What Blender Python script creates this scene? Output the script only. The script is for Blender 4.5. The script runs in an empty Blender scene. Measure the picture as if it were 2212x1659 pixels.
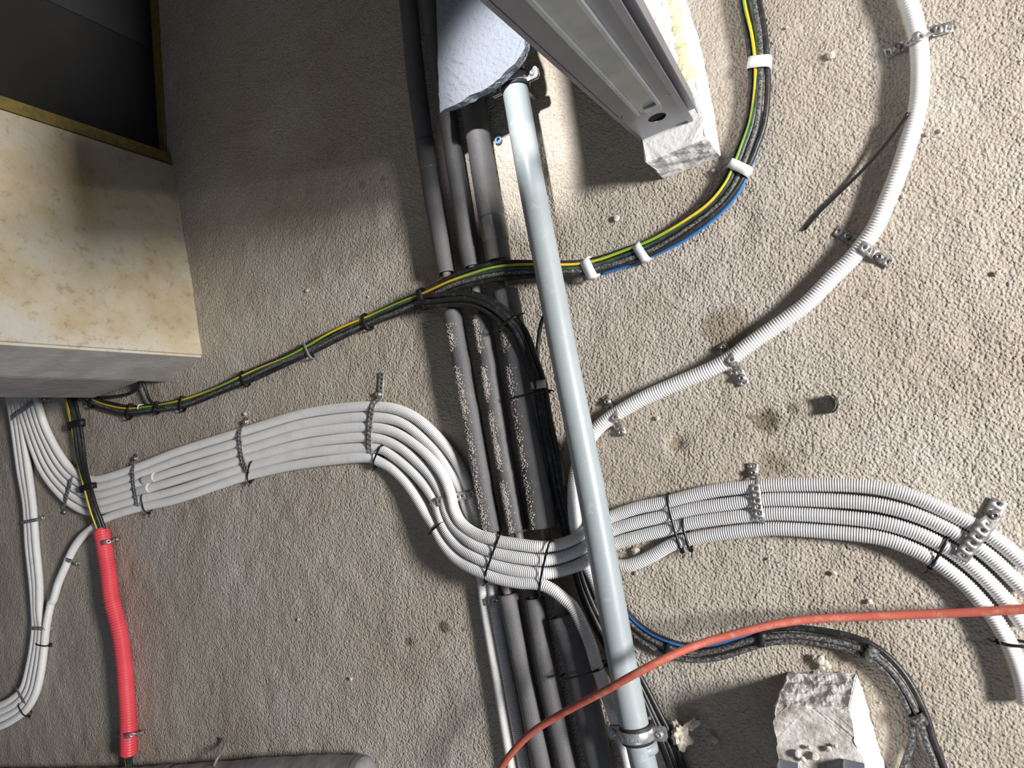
import bpy, bmesh, math, random
import numpy as np
from mathutils import Vector, Matrix, noise

random.seed(7)
S = bpy.context.scene
COL = S.collection

# ------------------------------------------------------------------ camera
W_, H_ = 2212.0, 1659.0
F = 1534.0                       # focal length in pixels
CH = 1.30                        # camera height above the slab (m)
NAD = (1965.0, 870.0)            # pixel straight below the camera
down = Vector(((NAD[0]-W_/2)/F, -(NAD[1]-H_/2)/F, -1.0)).normalized()
Zc = -down
Xc = Vector((1, 0, 0)); Xc = (Xc - Zc*Xc.dot(Zc)).normalized()
Yc = Zc.cross(Xc)
R = Matrix((Xc, Yc, Zc))         # camera space -> world
CAM = Vector((0, 0, CH))
cd = bpy.data.cameras.new('camera')
cam = bpy.data.objects.new('camera', cd); COL.objects.link(cam)
cam.matrix_world = Matrix.Translation(CAM) @ R.to_4x4()
cd.sensor_fit = 'HORIZONTAL'; cd.sensor_width = 36.0
cd.lens = 36.0*F/W_; cd.clip_start = 0.02; cd.clip_end = 60
S.camera = cam

# ------------------------------------------------------------------ light
wd = bpy.data.worlds.new('world'); S.world = wd; wd.use_nodes = True
bg = wd.node_tree.nodes['Background']
bg.inputs[0].default_value = (0.80, 0.87, 1.0, 1); bg.inputs[1].default_value = 0.080

def area(name, loc, target, size, energy, color):
    l = bpy.data.lights.new(name, 'AREA'); l.shape = 'RECTANGLE'
    l.size, l.size_y = size; l.energy = energy; l.color = color
    o = bpy.data.objects.new(name, l); COL.objects.link(o)
    o.location = loc
    o.rotation_euler = (Vector(target)-Vector(loc)).to_track_quat('-Z', 'Y').to_euler()
    return o
area('window_light', (2.75, 0.50, 1.70), (-0.6, 0.0, 0.0), (0.7, 0.5), 255, (1.0, 0.968, 0.93))
area('cool_fill_light', (0.8, -3.4, 2.3), (-0.6, 0.2, 0.0), (1.6, 1.2), 15, (0.72, 0.83, 1.0))  # added cool fill for faces turned away from the window
_sl = bpy.data.lights.new('sunbeam', 'SPOT'); _sl.energy = 235; _sl.spot_size = math.radians(17); _sl.spot_blend = 0.85
_sl.shadow_soft_size = 0.03; _sl.color = (1.0, 0.98, 0.95)
_so = bpy.data.objects.new('sunbeam', _sl); COL.objects.link(_so)
_tg = CAM + (R @ Vector(((1150-W_/2)/F, -(225-H_/2)/F, -1.0)))*((0.05-CH)/(R @ Vector(((1150-W_/2)/F, -(225-H_/2)/F, -1.0))).z)
_so.location = _tg + Vector((0.33, 0.33, 1.42))
_so.rotation_euler = (_tg-_so.location).to_track_quat('-Z', 'Y').to_euler()

vs = S.view_settings
vs.view_transform = 'Standard'; vs.look = 'None'; vs.gamma = 1; vs.use_curve_mapping = False
vs.exposure = 0.0

# ------------------------------------------------------------------ helpers
def ray(px, py):
    return R @ Vector(((px-W_/2)/F, -(py-H_/2)/F, -1.0))
def P(px, py, h=0.0):
    d = ray(px, py); t = (h-CH)/d.z
    return CAM + d*t
def zc(pts, ox, oy, s, h=None):
    """points read off an enlarged crop -> frame pixels"""
    if h is None: return [(ox+s*p[0], oy+s*p[1])+tuple(p[2:]) for p in pts]
    return [(ox+s*p[0], oy+s*p[1], h) for p in pts]
def withh(pts, h):
    return [(p[0], p[1], h) for p in pts]

def link(o, parent=None):
    COL.objects.link(o)
    if parent is not None: o.parent = parent
    return o
def mesh_obj(name, V, Fc, mats, parent=None, smooth=True, mi=None):
    m = bpy.data.meshes.new(name)
    m.from_pydata([tuple(v) for v in V], [], [tuple(f) for f in Fc])
    if not isinstance(mats, (list, tuple)): mats = [mats]
    for x in mats: m.materials.append(x)
    if mi is not None: m.polygons.foreach_set('material_index', np.array(mi, dtype=np.int32))
    if smooth: m.polygons.foreach_set('use_smooth', np.ones(len(m.polygons), dtype=bool))
    m.update()
    return link(bpy.data.objects.new(name, m), parent)
def tag(o, label=None, cat=None, group=None, kind=None):
    if label: o['label'] = label
    if cat: o['category'] = cat
    if group: o['group'] = group
    if kind: o['kind'] = kind
    return o
def origin_to(o, p):
    """move an unparented mesh's origin"""
    p = Vector(p); o.data.transform(Matrix.Translation(-p)); o.location = p
    return o

def spline(pts, ds=0.004):
    """Catmull-Rom through 3D points, resampled by length"""
    A = np.array([tuple(p) for p in pts], float)
    if len(A) == 2:
        Q = np.linspace(A[0], A[1], 50)
    else:
        E = np.vstack([2*A[0]-A[1], A, 2*A[-1]-A[-2]])
        out = []
        for i in range(1, len(E)-2):
            p0, p1, p2, p3 = E[i-1], E[i], E[i+1], E[i+2]
            t0 = 0; t1 = t0+max(1e-4, np.linalg.norm(p1-p0))**.5
            t2 = t1+max(1e-4, np.linalg.norm(p2-p1))**.5; t3 = t2+max(1e-4, np.linalg.norm(p3-p2))**.5
            t = np.linspace(t1, t2, 26)[:-1, None]
            A1 = (t1-t)/(t1-t0)*p0+(t-t0)/(t1-t0)*p1
            A2 = (t2-t)/(t2-t1)*p1+(t-t1)/(t2-t1)*p2
            A3 = (t3-t)/(t3-t2)*p2+(t-t2)/(t3-t2)*p3
            B1 = (t2-t)/(t2-t0)*A1+(t-t0)/(t2-t0)*A2
            B2 = (t3-t)/(t3-t1)*A2+(t-t1)/(t3-t1)*A3
            out.append((t2-t)/(t2-t1)*B1+(t-t1)/(t2-t1)*B2)
        Q = np.vstack(out+[A[-1:]])
    L = np.concatenate([[0], np.cumsum(np.linalg.norm(np.diff(Q, axis=0), axis=1))])
    n = max(2, int(L[-1]/ds)+1)
    s = np.linspace(0, L[-1], n)
    C = np.stack([np.interp(s, L, Q[:, k]) for k in range(3)], 1)
    if n > 12:                                  # light smoothing
        for _ in range(3):
            C[1:-1] = (C[:-2]+2*C[1:-1]+C[2:])/4
    return C, s

def frames(C):
    T = np.gradient(C, axis=0); T /= np.linalg.norm(T, axis=1)[:, None]
    up = np.array([0, 0, 1.0])
    U = np.cross(T, up); U /= np.maximum(np.linalg.norm(U, axis=1), 1e-9)[:, None]
    V = np.cross(U, T)
    return T, U, V

def sweep(C, r, seg=14, cap=True, base=0, squash=1.0):
    T, U, V = frames(C)
    n = len(C); r = np.broadcast_to(np.asarray(r, float), (n,))
    a = np.linspace(0, 2*math.pi, seg, endpoint=False)
    ring = (U[:, None, :]*np.cos(a)[None, :, None]+V[:, None, :]*squash*np.sin(a)[None, :, None])*r[:, None, None]
    X = (C[:, None, :]+ring).reshape(-1, 3)
    i = np.arange(n-1)[:, None]*seg; j = np.arange(seg)[None, :]; k = (j+1) % seg
    Fc = np.stack([i+j, i+seg+j, i+seg+k, i+k], -1).reshape(-1, 4).tolist()
    if cap:
        Fc.append(list(range(seg))); Fc.append(list(range((n-1)*seg, n*seg))[::-1])
    if base: Fc = [[q+base for q in f] for f in Fc]
    return X, Fc

def W3(pts): return [P(*p) for p in pts]

def tube(name, pts, r, mat, parent=None, ds=0.006, seg=14, pitch=None, amp=0.0, world=False, wob=0.0):
    C, s = spline(pts if world else W3(pts), ds if pitch is None else pitch/4.0)
    rr = np.full(len(C), r)
    if pitch:
        ph = np.arange(len(C)) % 4
        rr = r - amp*np.array([0.0, 0.12, 1.0, 0.88])[ph]
        rr[:2] = r-amp; rr[-2:] = r-amp
    if wob:
        rr = rr*(1+wob*np.sin(s*37+1)*np.sin(s*13))
    X, Fc = sweep(C, rr, seg)
    return mesh_obj(name, X, Fc, mat, parent)

# ---- materials
def nt(name):
    m = bpy.data.materials.new(name); m.use_nodes = True
    t = m.node_tree; b = t.nodes['Principled BSDF']
    return m, t, b
def mat(name, col, rough=0.6, metal=0.0, col2=None, nscale=40, bump=0.0, bscale=200, contrast=(0.4, 0.6), spec=0.5, dust=None, dscale=25, damt=(0.5, 0.7)):
    m, t, b = nt(name)
    b.inputs['Base Color'].default_value = (*col, 1)
    b.inputs['Roughness'].default_value = rough
    b.inputs['Metallic'].default_value = metal
    b.inputs['Specular IOR Level'].default_value = spec
    geo = t.nodes.new('ShaderNodeNewGeometry')
    last = None
    if col2:
        n = t.nodes.new('ShaderNodeTexNoise'); n.inputs['Scale'].default_value = nscale; n.inputs['Detail'].default_value = 5
        t.links.new(geo.outputs['Position'], n.inputs['Vector'])
        cr = t.nodes.new('ShaderNodeValToRGB')
        cr.color_ramp.elements[0].position = contrast[0]; cr.color_ramp.elements[1].position = contrast[1]
        cr.color_ramp.elements[0].color = (*col, 1); cr.color_ramp.elements[1].color = (*col2, 1)
        t.links.new(n.outputs['Fac'], cr.inputs[0]); last = cr.outputs[0]
    if dust:
        n = t.nodes.new('ShaderNodeTexNoise'); n.inputs['Scale'].default_value = dscale; n.inputs['Detail'].default_value = 8
        n.inputs['Roughness'].default_value = 0.75
        t.links.new(geo.outputs['Position'], n.inputs['Vector'])
        sep = t.nodes.new('ShaderNodeSeparateXYZ'); t.links.new(geo.outputs['Normal'], sep.inputs[0])
        mr = t.nodes.new('ShaderNodeMapRange'); mr.inputs[1].default_value = damt[0]; mr.inputs[2].default_value = damt[1]
        t.links.new(n.outputs['Fac'], mr.inputs[0])
        mz = t.nodes.new('ShaderNodeMapRange'); mz.inputs[1].default_value = 0.2; mz.inputs[2].default_value = 0.9
        t.links.new(sep.outputs['Z'], mz.inputs[0])
        mu = t.nodes.new('ShaderNodeMath'); mu.operation = 'MULTIPLY'
        t.links.new(mr.outputs[0], mu.inputs[0]); t.links.new(mz.outputs[0], mu.inputs[1])
        mx = t.nodes.new('ShaderNodeMix'); mx.data_type = 'RGBA'
        mx.inputs['A'].default_value = (*col, 1); mx.inputs['B'].default_value = (*dust, 1)
        if last: t.links.new(last, mx.inputs['A'])
        t.links.new(mu.outputs[0], mx.inputs['Factor']); last = mx.outputs['Result']
    if last: t.links.new(last, b.inputs['Base Color'])
    if bump:
        n = t.nodes.new('ShaderNodeTexNoise'); n.inputs['Scale'].default_value = bscale; n.inputs['Detail'].default_value = 4
        t.links.new(geo.outputs['Position'], n.inputs['Vector'])
        bp = t.nodes.new('ShaderNodeBump'); bp.inputs['Strength'].default_value = 1.0; bp.inputs['Distance'].default_value = bump
        t.links.new(n.outputs['Fac'], bp.inputs['Height']); t.links.new(bp.outputs[0], b.inputs['Normal'])
    return m

M = {}
M['white'] = mat('white_plastic', (0.76, 0.75, 0.75), 0.42, col2=(0.80, 0.80, 0.80), nscale=9, dust=(0.60, 0.56, 0.50), dscale=30, damt=(0.52, 0.85))
M['white2'] = mat('white_plastic_dusty', (0.72, 0.72, 0.72), 0.5, col2=(0.66, 0.65, 0.63), nscale=12)
M['red'] = mat('red_plastic', (0.74, 0.085, 0.115), 0.38, col2=(0.68, 0.07, 0.09), nscale=14)
M['orange'] = mat('orange_rubber', (0.52, 0.115, 0.075), 0.6, col2=(0.44, 0.10, 0.07), nscale=18, dust=(0.55, 0.28, 0.20), dscale=60)
M['black'] = mat('black_sheath', (0.016, 0.017, 0.018), 0.42, dust=(0.12, 0.115, 0.105), dscale=70, damt=(0.5, 0.8), bump=0.0004, bscale=300)
M['blackdust'] = mat('black_sheath_dusty', (0.028, 0.030, 0.034), 0.5, dust=(0.36, 0.35, 0.33), dscale=240, damt=(0.46, 0.66), bump=0.0006, bscale=400)
M['tie'] = mat('black_nylon', (0.010, 0.010, 0.011), 0.35)
M['green'] = mat('green_stripe', (0.045, 0.12, 0.07), 0.5, col2=(0.03, 0.05, 0.04), nscale=60)
M['yel'] = mat('yellow_wire', (0.80, 0.52, 0.03), 0.4)
M['grn'] = mat('green_wire', (0.26, 0.45, 0.04), 0.4)
M['blue'] = mat('blue_wire', (0.03, 0.17, 0.50), 0.4)
M['foam'] = mat('black_foam', (0.105, 0.104, 0.110), 0.55, col2=(0.125, 0.124, 0.128), nscale=12, bump=0.0010, bscale=420, dust=(0.20, 0.19, 0.18), dscale=14, damt=(0.52, 0.80))
M['core'] = mat('dull_pipe', (0.22, 0.20, 0.17), 0.5, col2=(0.13, 0.12, 0.10), nscale=40)
M['pvc'] = mat('grey_pvc', (0.30, 0.345, 0.37), 0.42, col2=(0.37, 0.41, 0.43), nscale=7, contrast=(0.35, 0.75), dust=(0.62, 0.62, 0.60), dscale=40, damt=(0.56, 0.80), bump=0.0002, bscale=60)
M['zinc'] = mat('zinc_steel', (0.46, 0.47, 0.48), 0.38, 0.75, col2=(0.62, 0.63, 0.64), nscale=80, bump=0.0003, bscale=150)
M['zincw'] = mat('zinc_strap', (0.50, 0.50, 0.50), 0.42, 0.6, col2=(0.30, 0.29, 0.28), nscale=60)
M['screw'] = mat('dark_screw', (0.20, 0.19, 0.18), 0.4, 0.7, col2=(0.42, 0.40, 0.38), nscale=120)
M['rubber'] = mat('black_rubber', (0.02, 0.022, 0.026), 0.6)
M['tapew'] = mat('white_tape', (0.78, 0.78, 0.79), 0.35, bump=0.0008, bscale=90)
M['tapeb'] = mat('beige_tape', (0.52, 0.47, 0.42), 0.5)
M['tapeg'] = mat('grey_tape', (0.095, 0.095, 0.10), 0.28, col2=(0.13, 0.13, 0.13), nscale=20, bump=0.001, bscale=50)
M['tapek'] = mat('black_tape', (0.012, 0.012, 0.013), 0.5, bump=0.0008, bscale=90)
M['steel'] = mat('painted_steel', (0.21, 0.215, 0.25), 0.38, 0.5, col2=(0.25, 0.255, 0.29), nscale=8)
M['galv'] = mat('galvanised_steel', (0.33, 0.37, 0.40), 0.34, 0.7, col2=(0.46, 0.49, 0.51), nscale=22, contrast=(0.3, 0.7))
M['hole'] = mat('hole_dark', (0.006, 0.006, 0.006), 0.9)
M['block'] = mat('aerated_block', (0.80, 0.80, 0.80), 0.85, col2=(0.70, 0.70, 0.70), nscale=110, contrast=(0.45, 0.8), bump=0.0014, bscale=140)
M['dirtyblock'] = mat('dirty_aerated_block', (0.74, 0.73, 0.71), 0.88, bump=0.0025, bscale=110, dust=(0.33, 0.285, 0.235), dscale=24, damt=(0.38, 0.60))
M['board'] = mat('foam_board', (0.25, 0.275, 0.33), 0.7, bump=0.005, bscale=120)
M['brick'] = mat('pale_brick', (0.72, 0.71, 0.69), 0.8, col2=(0.60, 0.59, 0.57), nscale=50, bump=0.001)
M['wool'] = mat('yellow_wool', (0.78, 0.74, 0.48), 0.95, col2=(0.62, 0.58, 0.38), nscale=90, bump=0.006, bscale=120)
M['puf'] = mat('pu_foam', (0.78, 0.72, 0.60), 0.7, bump=0.002, bscale=60)
M['stone'] = mat('pale_stone', (0.62, 0.57, 0.50), 0.85, col2=(0.50, 0.46, 0.40), nscale=90, bump=0.001)
M['duct'] = mat('duct_wrap', (0.17, 0.173, 0.18), 0.42, col2=(0.24, 0.24, 0.245), nscale=25, bump=0.0025, bscale=35, dust=(0.33, 0.32, 0.31), dscale=30, damt=(0.55, 0.8))
M['darkwall'] = mat('opening_shade', (0.006, 0.0055, 0.0055), 0.8)  # shade inside the opening put into a near-black colour
M['darkwall2'] = mat('dark_panel', (0.015, 0.015, 0.018), 0.8)  # slightly lighter panel, the opening's shade in its colour too
M['yfoam'] = mat('yellow_strip', (0.20, 0.15, 0.035), 0.85, col2=(0.15, 0.11, 0.03), nscale=60, bump=0.002)
M['plug'] = mat('blue_plug', (0.16, 0.30, 0.48), 0.4)

def floor_material():
    m, t, b = nt('rough_screed')
    N, L = t.nodes, t.links
    geo = N.new('ShaderNodeNewGeometry')
    def noise_(scale, detail=4, rough=0.6, dist=0.0, vec=None):
        n = N.new('ShaderNodeTexNoise'); n.inputs['Scale'].default_value = scale
        n.inputs['Detail'].default_value = detail; n.inputs['Roughness'].default_value = rough
        n.inputs['Distortion'].default_value = dist
        L.new(vec or geo.outputs['Position'], n.inputs['Vector']); return n.outputs['Fac']
    def ramp(fac, stops):
        c = N.new('ShaderNodeValToRGB'); e = c.color_ramp.elements
        e[0].position, e[0].color = stops[0][0], (*stops[0][1], 1)
        e[1].position, e[1].color = stops[-1][0], (*stops[-1][1], 1)
        for p, col in stops[1:-1]:
            k = e.new(p); k.color = (*col, 1)
        L.new(fac, c.inputs[0]); return c.outputs[0]
    base = ramp(noise_(3.0, 5), [(0.32, (0.40, 0.345, 0.285)), (0.5, (0.455, 0.405, 0.345)), (0.68, (0.50, 0.465, 0.42))])
    fine = ramp(noise_(150, 3), [(0.3, (0.86, 0.86, 0.86)), (0.7, (1.08, 1.08, 1.08))])
    mx = N.new('ShaderNodeMix'); mx.data_type = 'RGBA'; mx.blend_type = 'MULTIPLY'; mx.inputs['Factor'].default_value = 1
    L.new(base, mx.inputs['A']); L.new(fine, mx.inputs['B'])
    out = mx.outputs['Result']
    # stains with a place of their own: (px, py, radius, colour, edge)
    stains = [(957, 1354, 0.016, (0.12, 0.085, 0.055)), (1652, 909, 0.026, (0.13, 0.10, 0.065)), (1708, 882, 0.014, (0.20, 0.16, 0.11)),
              (1622, 898, 0.010, (0.15, 0.12, 0.08)), (880, 1388, 0.012, (0.12, 0.10, 0.08)), (1458, 960, 0.016, (0.24, 0.19, 0.13)),
              (1668, 1005, 0.028, (0.24, 0.20, 0.15)), (1570, 715, 0.05, (0.26, 0.21, 0.15)), (780, 400, 0.013, (0.30, 0.27, 0.24)),
              (825, 385, 0.009, (0.28, 0.25, 0.23)), (1000, 1360, 0.006, (0.15, 0.12, 0.09)), (1870, 640, 0.008, (0.25, 0.2, 0.15))]
    for (px, py, rad, col) in stains:
        p = P(px, py, 0)
        d = N.new('ShaderNodeVectorMath'); d.operation = 'DISTANCE'; d.inputs[1].default_value = p
        L.new(geo.outputs['Position'], d.inputs[0])
        wn = N.new('ShaderNodeMath'); wn.operation = 'MULTIPLY_ADD'; wn.inputs[1].default_value = rad*1.4; 
        L.new(noise_(90, 4, 0.7), wn.inputs[0]); L.new(d.outputs['Value'], wn.inputs[2])
        mr = N.new('ShaderNodeMapRange'); mr.inputs[1].default_value = rad*1.75; mr.inputs[2].default_value = rad*1.35
        L.new(wn.outputs[0], mr.inputs[0])
        mm = N.new('ShaderNodeMix'); mm.data_type = 'RGBA'; mm.inputs['B'].default_value = (*col, 1)
        L.new(out, mm.inputs['A']); 
        f2 = N.new('ShaderNodeMath'); f2.operation = 'MULTIPLY'; f2.inputs[1].default_value = 0.8
        L.new(mr.outputs[0], f2.inputs[0]); L.new(f2.outputs[0], mm.inputs['Factor']); out = mm.outputs['Result']
    L.new(out, b.inputs['Base Color'])
    b.inputs['Roughness'].default_value = 0.92; b.inputs['Specular IOR Level'].default_value = 0.2
    prev = None
    for sc, dist, det in ((14, 0.006, 3), (105, 0.0034, 2), (230, 0.0018, 2)):
        bp = N.new('ShaderNodeBump'); bp.inputs['Strength'].default_value = 1; bp.inputs['Distance'].default_value = dist
        L.new(noise_(sc, det, 0.55, 0.15), bp.inputs['Height'])
        if prev: L.new(prev, bp.inputs['Normal'])
        prev = bp.outputs[0]
    vo = N.new('ShaderNodeTexVoronoi'); vo.feature = 'SMOOTH_F1'; vo.inputs['Scale'].default_value = 210; vo.inputs['Smoothness'].default_value = .4
    L.new(geo.outputs['Position'], vo.inputs['Vector'])
    bp = N.new('ShaderNodeBump'); bp.invert = True; bp.inputs['Strength'].default_value = 1; bp.inputs['Distance'].default_value = .0021
    L.new(vo.outputs['Distance'], bp.inputs['Height']); L.new(prev, bp.inputs['Normal']); prev = bp.outputs[0]
    L.new(prev, b.inputs['Normal'])
    return m
M['floor'] = floor_material()

def wall_material():
    m, t, b = nt('stained_concrete')
    N, L = t.nodes, t.links
    geo = N.new('ShaderNodeNewGeometry')
    def noise_(scale, detail=5, rough=0.6):
        n = N.new('ShaderNodeTexNoise'); n.inputs['Scale'].default_value = scale
        n.inputs['Detail'].default_value = detail; n.inputs['Roughness'].default_value = rough
        L.new(geo.outputs['Position'], n.inputs['Vector']); return n.outputs['Fac']
    def ramp(fac, stops):
        c = N.new('ShaderNodeValToRGB'); e = c.color_ramp.elements
        e[0].position, e[0].color = stops[0][0], (*stops[0][1], 1)
        e[1].position, e[1].color = stops[-1][0], (*stops[-1][1], 1)
        for p, col in stops[1:-1]:
            k = e.new(p); k.color = (*col, 1)
        L.new(fac, c.inputs[0]); return c.outputs[0]
    a = ramp(noise_(4.5, 6), [(0.36, (0.44, 0.35, 0.21)), (0.52, (0.52, 0.46, 0.35)), (0.66, (0.52, 0.50, 0.47))])
    f = ramp(noise_(38, 7, 0.75), [(0.36, (0.70, 0.67, 0.62)), (0.46, (1, 1, 1)), (0.8, (1.05, 1.05, 1.05))])
    mx = N.new('ShaderNodeMix'); mx.data_type = 'RGBA'; mx.blend_type = 'MULTIPLY'; mx.inputs['Factor'].default_value = 0.8
    L.new(a, mx.inputs['A']); L.new(f, mx.inputs['B']); L.new(mx.outputs['Result'], b.inputs['Base Color'])
    b.inputs['Roughness'].default_value = 0.85
    bp = N.new('ShaderNodeBump'); bp.inputs['Distance'].default_value = 0.002
    L.new(noise_(60), bp.inputs['Height']); L.new(bp.outputs[0], b.inputs['Normal'])
    return m
M['wall'] = wall_material()
M['wallgrey'] = mat('grey_concrete', (0.34, 0.325, 0.31), 0.85, col2=(0.42, 0.40, 0.385), nscale=14, bump=0.0015, bscale=50)

# ------------------------------------------------------------------ floor
def vnoise(X, Y, sc, seed):
    rng = np.random.RandomState(seed); G = rng.rand(256, 256)
    x = X*sc+500; y = Y*sc+500; xi = np.floor(x).astype(int); yi = np.floor(y).astype(int)
    fx = x-xi; fy = y-yi; fx = fx*fx*(3-2*fx); fy = fy*fy*(3-2*fy)
    g = lambda a, b: G[a % 256, b % 256]
    return (g(xi, yi)*(1-fx)+g(xi+1, yi)*fx)*(1-fy)+(g(xi, yi+1)*(1-fx)+g(xi+1, yi+1)*fx)*fy
x0, x1, y0, y1, st = -3.0, 0.9, -1.6, 2.1, 0.009
nx, ny = int((x1-x0)/st), int((y1-y0)/st)
gx, gy = np.meshgrid(np.linspace(x0, x1, nx), np.linspace(y0, y1, ny), indexing='ij')
gz = (vnoise(gx, gy, 6, 1)-.5)*0.004+(vnoise(gx, gy, 22, 2)-.5)*0.0030+(vnoise(gx, gy, 60, 3)-.5)*0.0016-0.002
for (px, py, rad, dep) in [(1652, 909, .022, .007), (1708, 882, .012, .004), (1458, 960, .012, .005), (1725, 85, .022, .004), (1608, 480, .02, .005),
                           (1668, 1005, .025, .004), (1460, 955, .012, .004), (880, 1388, .012, .004), (600, 1450, .014, .005), (620, 1455, .01, .005),
                           (655, 1375, .01, .003), (1750, 250, .02, .003), (2170, 560, .03, .004), (2170, 480, .03, .003), (1680, 1110, .03, .003)]:
    p = P(px, py, 0); d = np.hypot(gx-p.x, gy-p.y)
    gz -= dep*np.exp(-(d/rad)**2)*(0.6+0.8*vnoise(gx, gy, 90, 5))
V = np.stack([gx.ravel(), gy.ravel(), gz.ravel()], 1)
ii = (np.arange(nx-1)[:, None]*ny+np.arange(ny-1)[None, :]).ravel()
fl = mesh_obj('floor', V, np.stack([ii, ii+ny, ii+ny+1, ii+1], 1).tolist(), M['floor'])
tag(fl, kind='structure')

# ------------------------------------------------------------------ left pier / wall
def prism(name, plan, z0, z1, mats, parent=None, top=True, mi=None, smooth=False, top_plan=None):
    n = len(plan); tp = top_plan or plan
    V = [(p[0], p[1], z0) for p in plan]+[(p[0], p[1], z1) for p in tp]
    Fc = [[i, (i+1) % n, n+(i+1) % n, n+i] for i in range(n)]
    Fc += [list(range(n))[::-1], list(range(n, 2*n))]
    if mi is None: mi = [0]*(n+2)
    return mesh_obj(name, V, Fc, mats, parent, smooth, mi)
def fix(o):
    bm = bmesh.new(); bm.from_mesh(o.data); bmesh.ops.recalc_face_normals(bm, faces=bm.faces); bm.to_mesh(o.data); bm.free()
    return o
def roughen(o, cuts=5, amp=0.003, sc=30, bevel=0.0):
    bm = bmesh.new(); bm.from_mesh(o.data)
    if bevel: bmesh.ops.bevel(bm, geom=bm.edges[:], offset=bevel, segments=2, affect='EDGES')
    bmesh.ops.subdivide_edges(bm, edges=bm.edges[:], cuts=cuts, use_grid_fill=True)
    bmesh.ops.triangulate(bm, faces=bm.faces[:])
    bmesh.ops.recalc_face_normals(bm, faces=bm.faces[:])
    bm.normal_update()
    for v in bm.verts:
        k = noise.noise(v.co*sc)+0.5*noise.noise(v.co*sc*2.7)
        v.co += v.normal*amp*k
    bm.to_mesh(o.data); bm.free(); return o

A = P(436, 770); B = P(373, 355); A2 = P(302, 823, .085); C_ = P(202, 859, .085)
back = Vector((-0.8, 0.12, 0))
def xy(v): return (v.x, v.y)
pier = prism('wall_left', [xy(A), xy(B), xy(B+Vector((-.75, .02, 0))), xy(Vector((A2.x-.5, A2.y+.03, 0))), xy(A2)], -0.01, 1.9, [M['wall'], M['wallgrey']], mi=[0, 0, 1, 1, 1, 1, 1])
fix(pier)
bm = bmesh.new(); bm.from_mesh(pier.data); bmesh.ops.bevel(bm, geom=[e for e in bm.edges if abs(e.verts[0].co.z-e.verts[1].co.z) > 1], offset=.006, segments=2, affect='EDGES'); bm.to_mesh(pier.data); bm.free()
tag(pier, kind='structure')
nib = prism('wall_left', [xy(A2+Vector((.0, .0, 0))), xy(A2+Vector((-.5, .03, 0))), xy(C_+Vector((-.5, .02, 0))), xy(C_)], 0.085, 1.9, M['wallgrey'])
fix(nib); tag(nib, kind='structure')
# dark recess beyond the pier: reveal, near-black sheet standing for its shade, yellow insulation strips
C2 = P(344, -90); dirw = (C2-B).normalized(); nrm = Vector((dirw.y, -dirw.x, 0))
if nrm.x < 0: nrm = -nrm
def wallbox(name, a, b, z0, z1, off0, off1, m, parent=None):
    q = [a+nrm*off0, b+nrm*off0, b+nrm*off1, a+nrm*off1]
    return fix(prism(name, [xy(v) for v in q], z0, z1, m, parent))
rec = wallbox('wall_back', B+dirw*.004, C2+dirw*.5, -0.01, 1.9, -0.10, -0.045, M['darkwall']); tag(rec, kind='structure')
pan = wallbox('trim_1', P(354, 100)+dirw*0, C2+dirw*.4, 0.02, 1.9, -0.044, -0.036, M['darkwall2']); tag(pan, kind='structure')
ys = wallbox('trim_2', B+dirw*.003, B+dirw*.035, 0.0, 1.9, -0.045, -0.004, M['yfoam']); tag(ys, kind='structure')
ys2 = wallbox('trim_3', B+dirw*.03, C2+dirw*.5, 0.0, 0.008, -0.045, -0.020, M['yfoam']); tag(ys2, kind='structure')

# ------------------------------------------------------------------ conduits
RC = 0.0122
PIT = 0.0040
def conduit(name, pts, label, r=RC, m='white', pitch=PIT, amp=0.0018, group=None, cat='conduit', seg=18):
    o = tube(name, pts, r, M[m], pitch=pitch, amp=amp, seg=seg)
    return tag(o, label, cat, group)

s1 = .1809
A1 = [(430, 60), (470, 230), (532, 430), (630, 640), (750, 840), (880, 990), (1010, 1060), (1120, 1089)]
A5 = [(215, 60), (250, 230), (310, 430), (395, 700), (500, 960), (660, 1190), (850, 1370), (1060, 1465)]
st281 = [1015.5, 1033, 1050, 1067, 1084, 1102]
st379 = [978, 997.5, 1018, 1038.5, 1060, 1079.5]
st530 = [931, 952, 972, 991.5, 1010, 1029]
st661 = [893, 915, 936, 958, 979, 1001]
st800 = [878, 901, 923, 945, 967.5, 989]
arcs = {
 1: [(300, 95), (460, 165), (590, 270), (700, 385), (790, 500), (860, 620), (910, 740)],
 2: [(300, 190), (420, 250), (540, 350), (650, 460), (740, 590), (810, 700), (860, 810)],
 3: [(260, 280), (400, 350), (530, 450), (630, 560), (710, 680), (765, 820)],
 4: [(230, 370), (350, 430), (470, 530), (580, 640), (650, 740), (705, 860)],
 5: [(190, 440), (300, 510), (400, 590), (500, 690), (580, 790), (640, 890)],
 6: [(130, 530), (250, 590), (350, 680), (430, 780), (500, 890), (560, 990)]}
low = {
 3: [(795, 950), (850, 1060), (930, 1130), (1030, 1180)],
 4: [(730, 960), (790, 1080), (870, 1170), (960, 1240)],
 5: [(670, 980), (710, 1090), (780, 1200), (870, 1290), (970, 1350)],
 6: [(625, 1090), (680, 1200), (760, 1310), (860, 1400), (960, 1455)]}
bb = {
 3: [(400, 310), (600, 368), (900, 415), (1200, 450), (1400, 440), (1600, 395), (1800, 315)],
 4: [(400, 510), (700, 590), (900, 625), (1200, 660), (1400, 655), (1600, 605), (1850, 510)],
 5: [(400, 700), (700, 795), (900, 835), (1200, 870), (1400, 870), (1600, 825), (1900, 715)],
 6: [(400, 895), (600, 965), (900, 1020), (1150, 1035), (1300, 1070), (1450, 1150), (1600, 1270), (1750, 1410)]}
HB = {0: .088}
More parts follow.
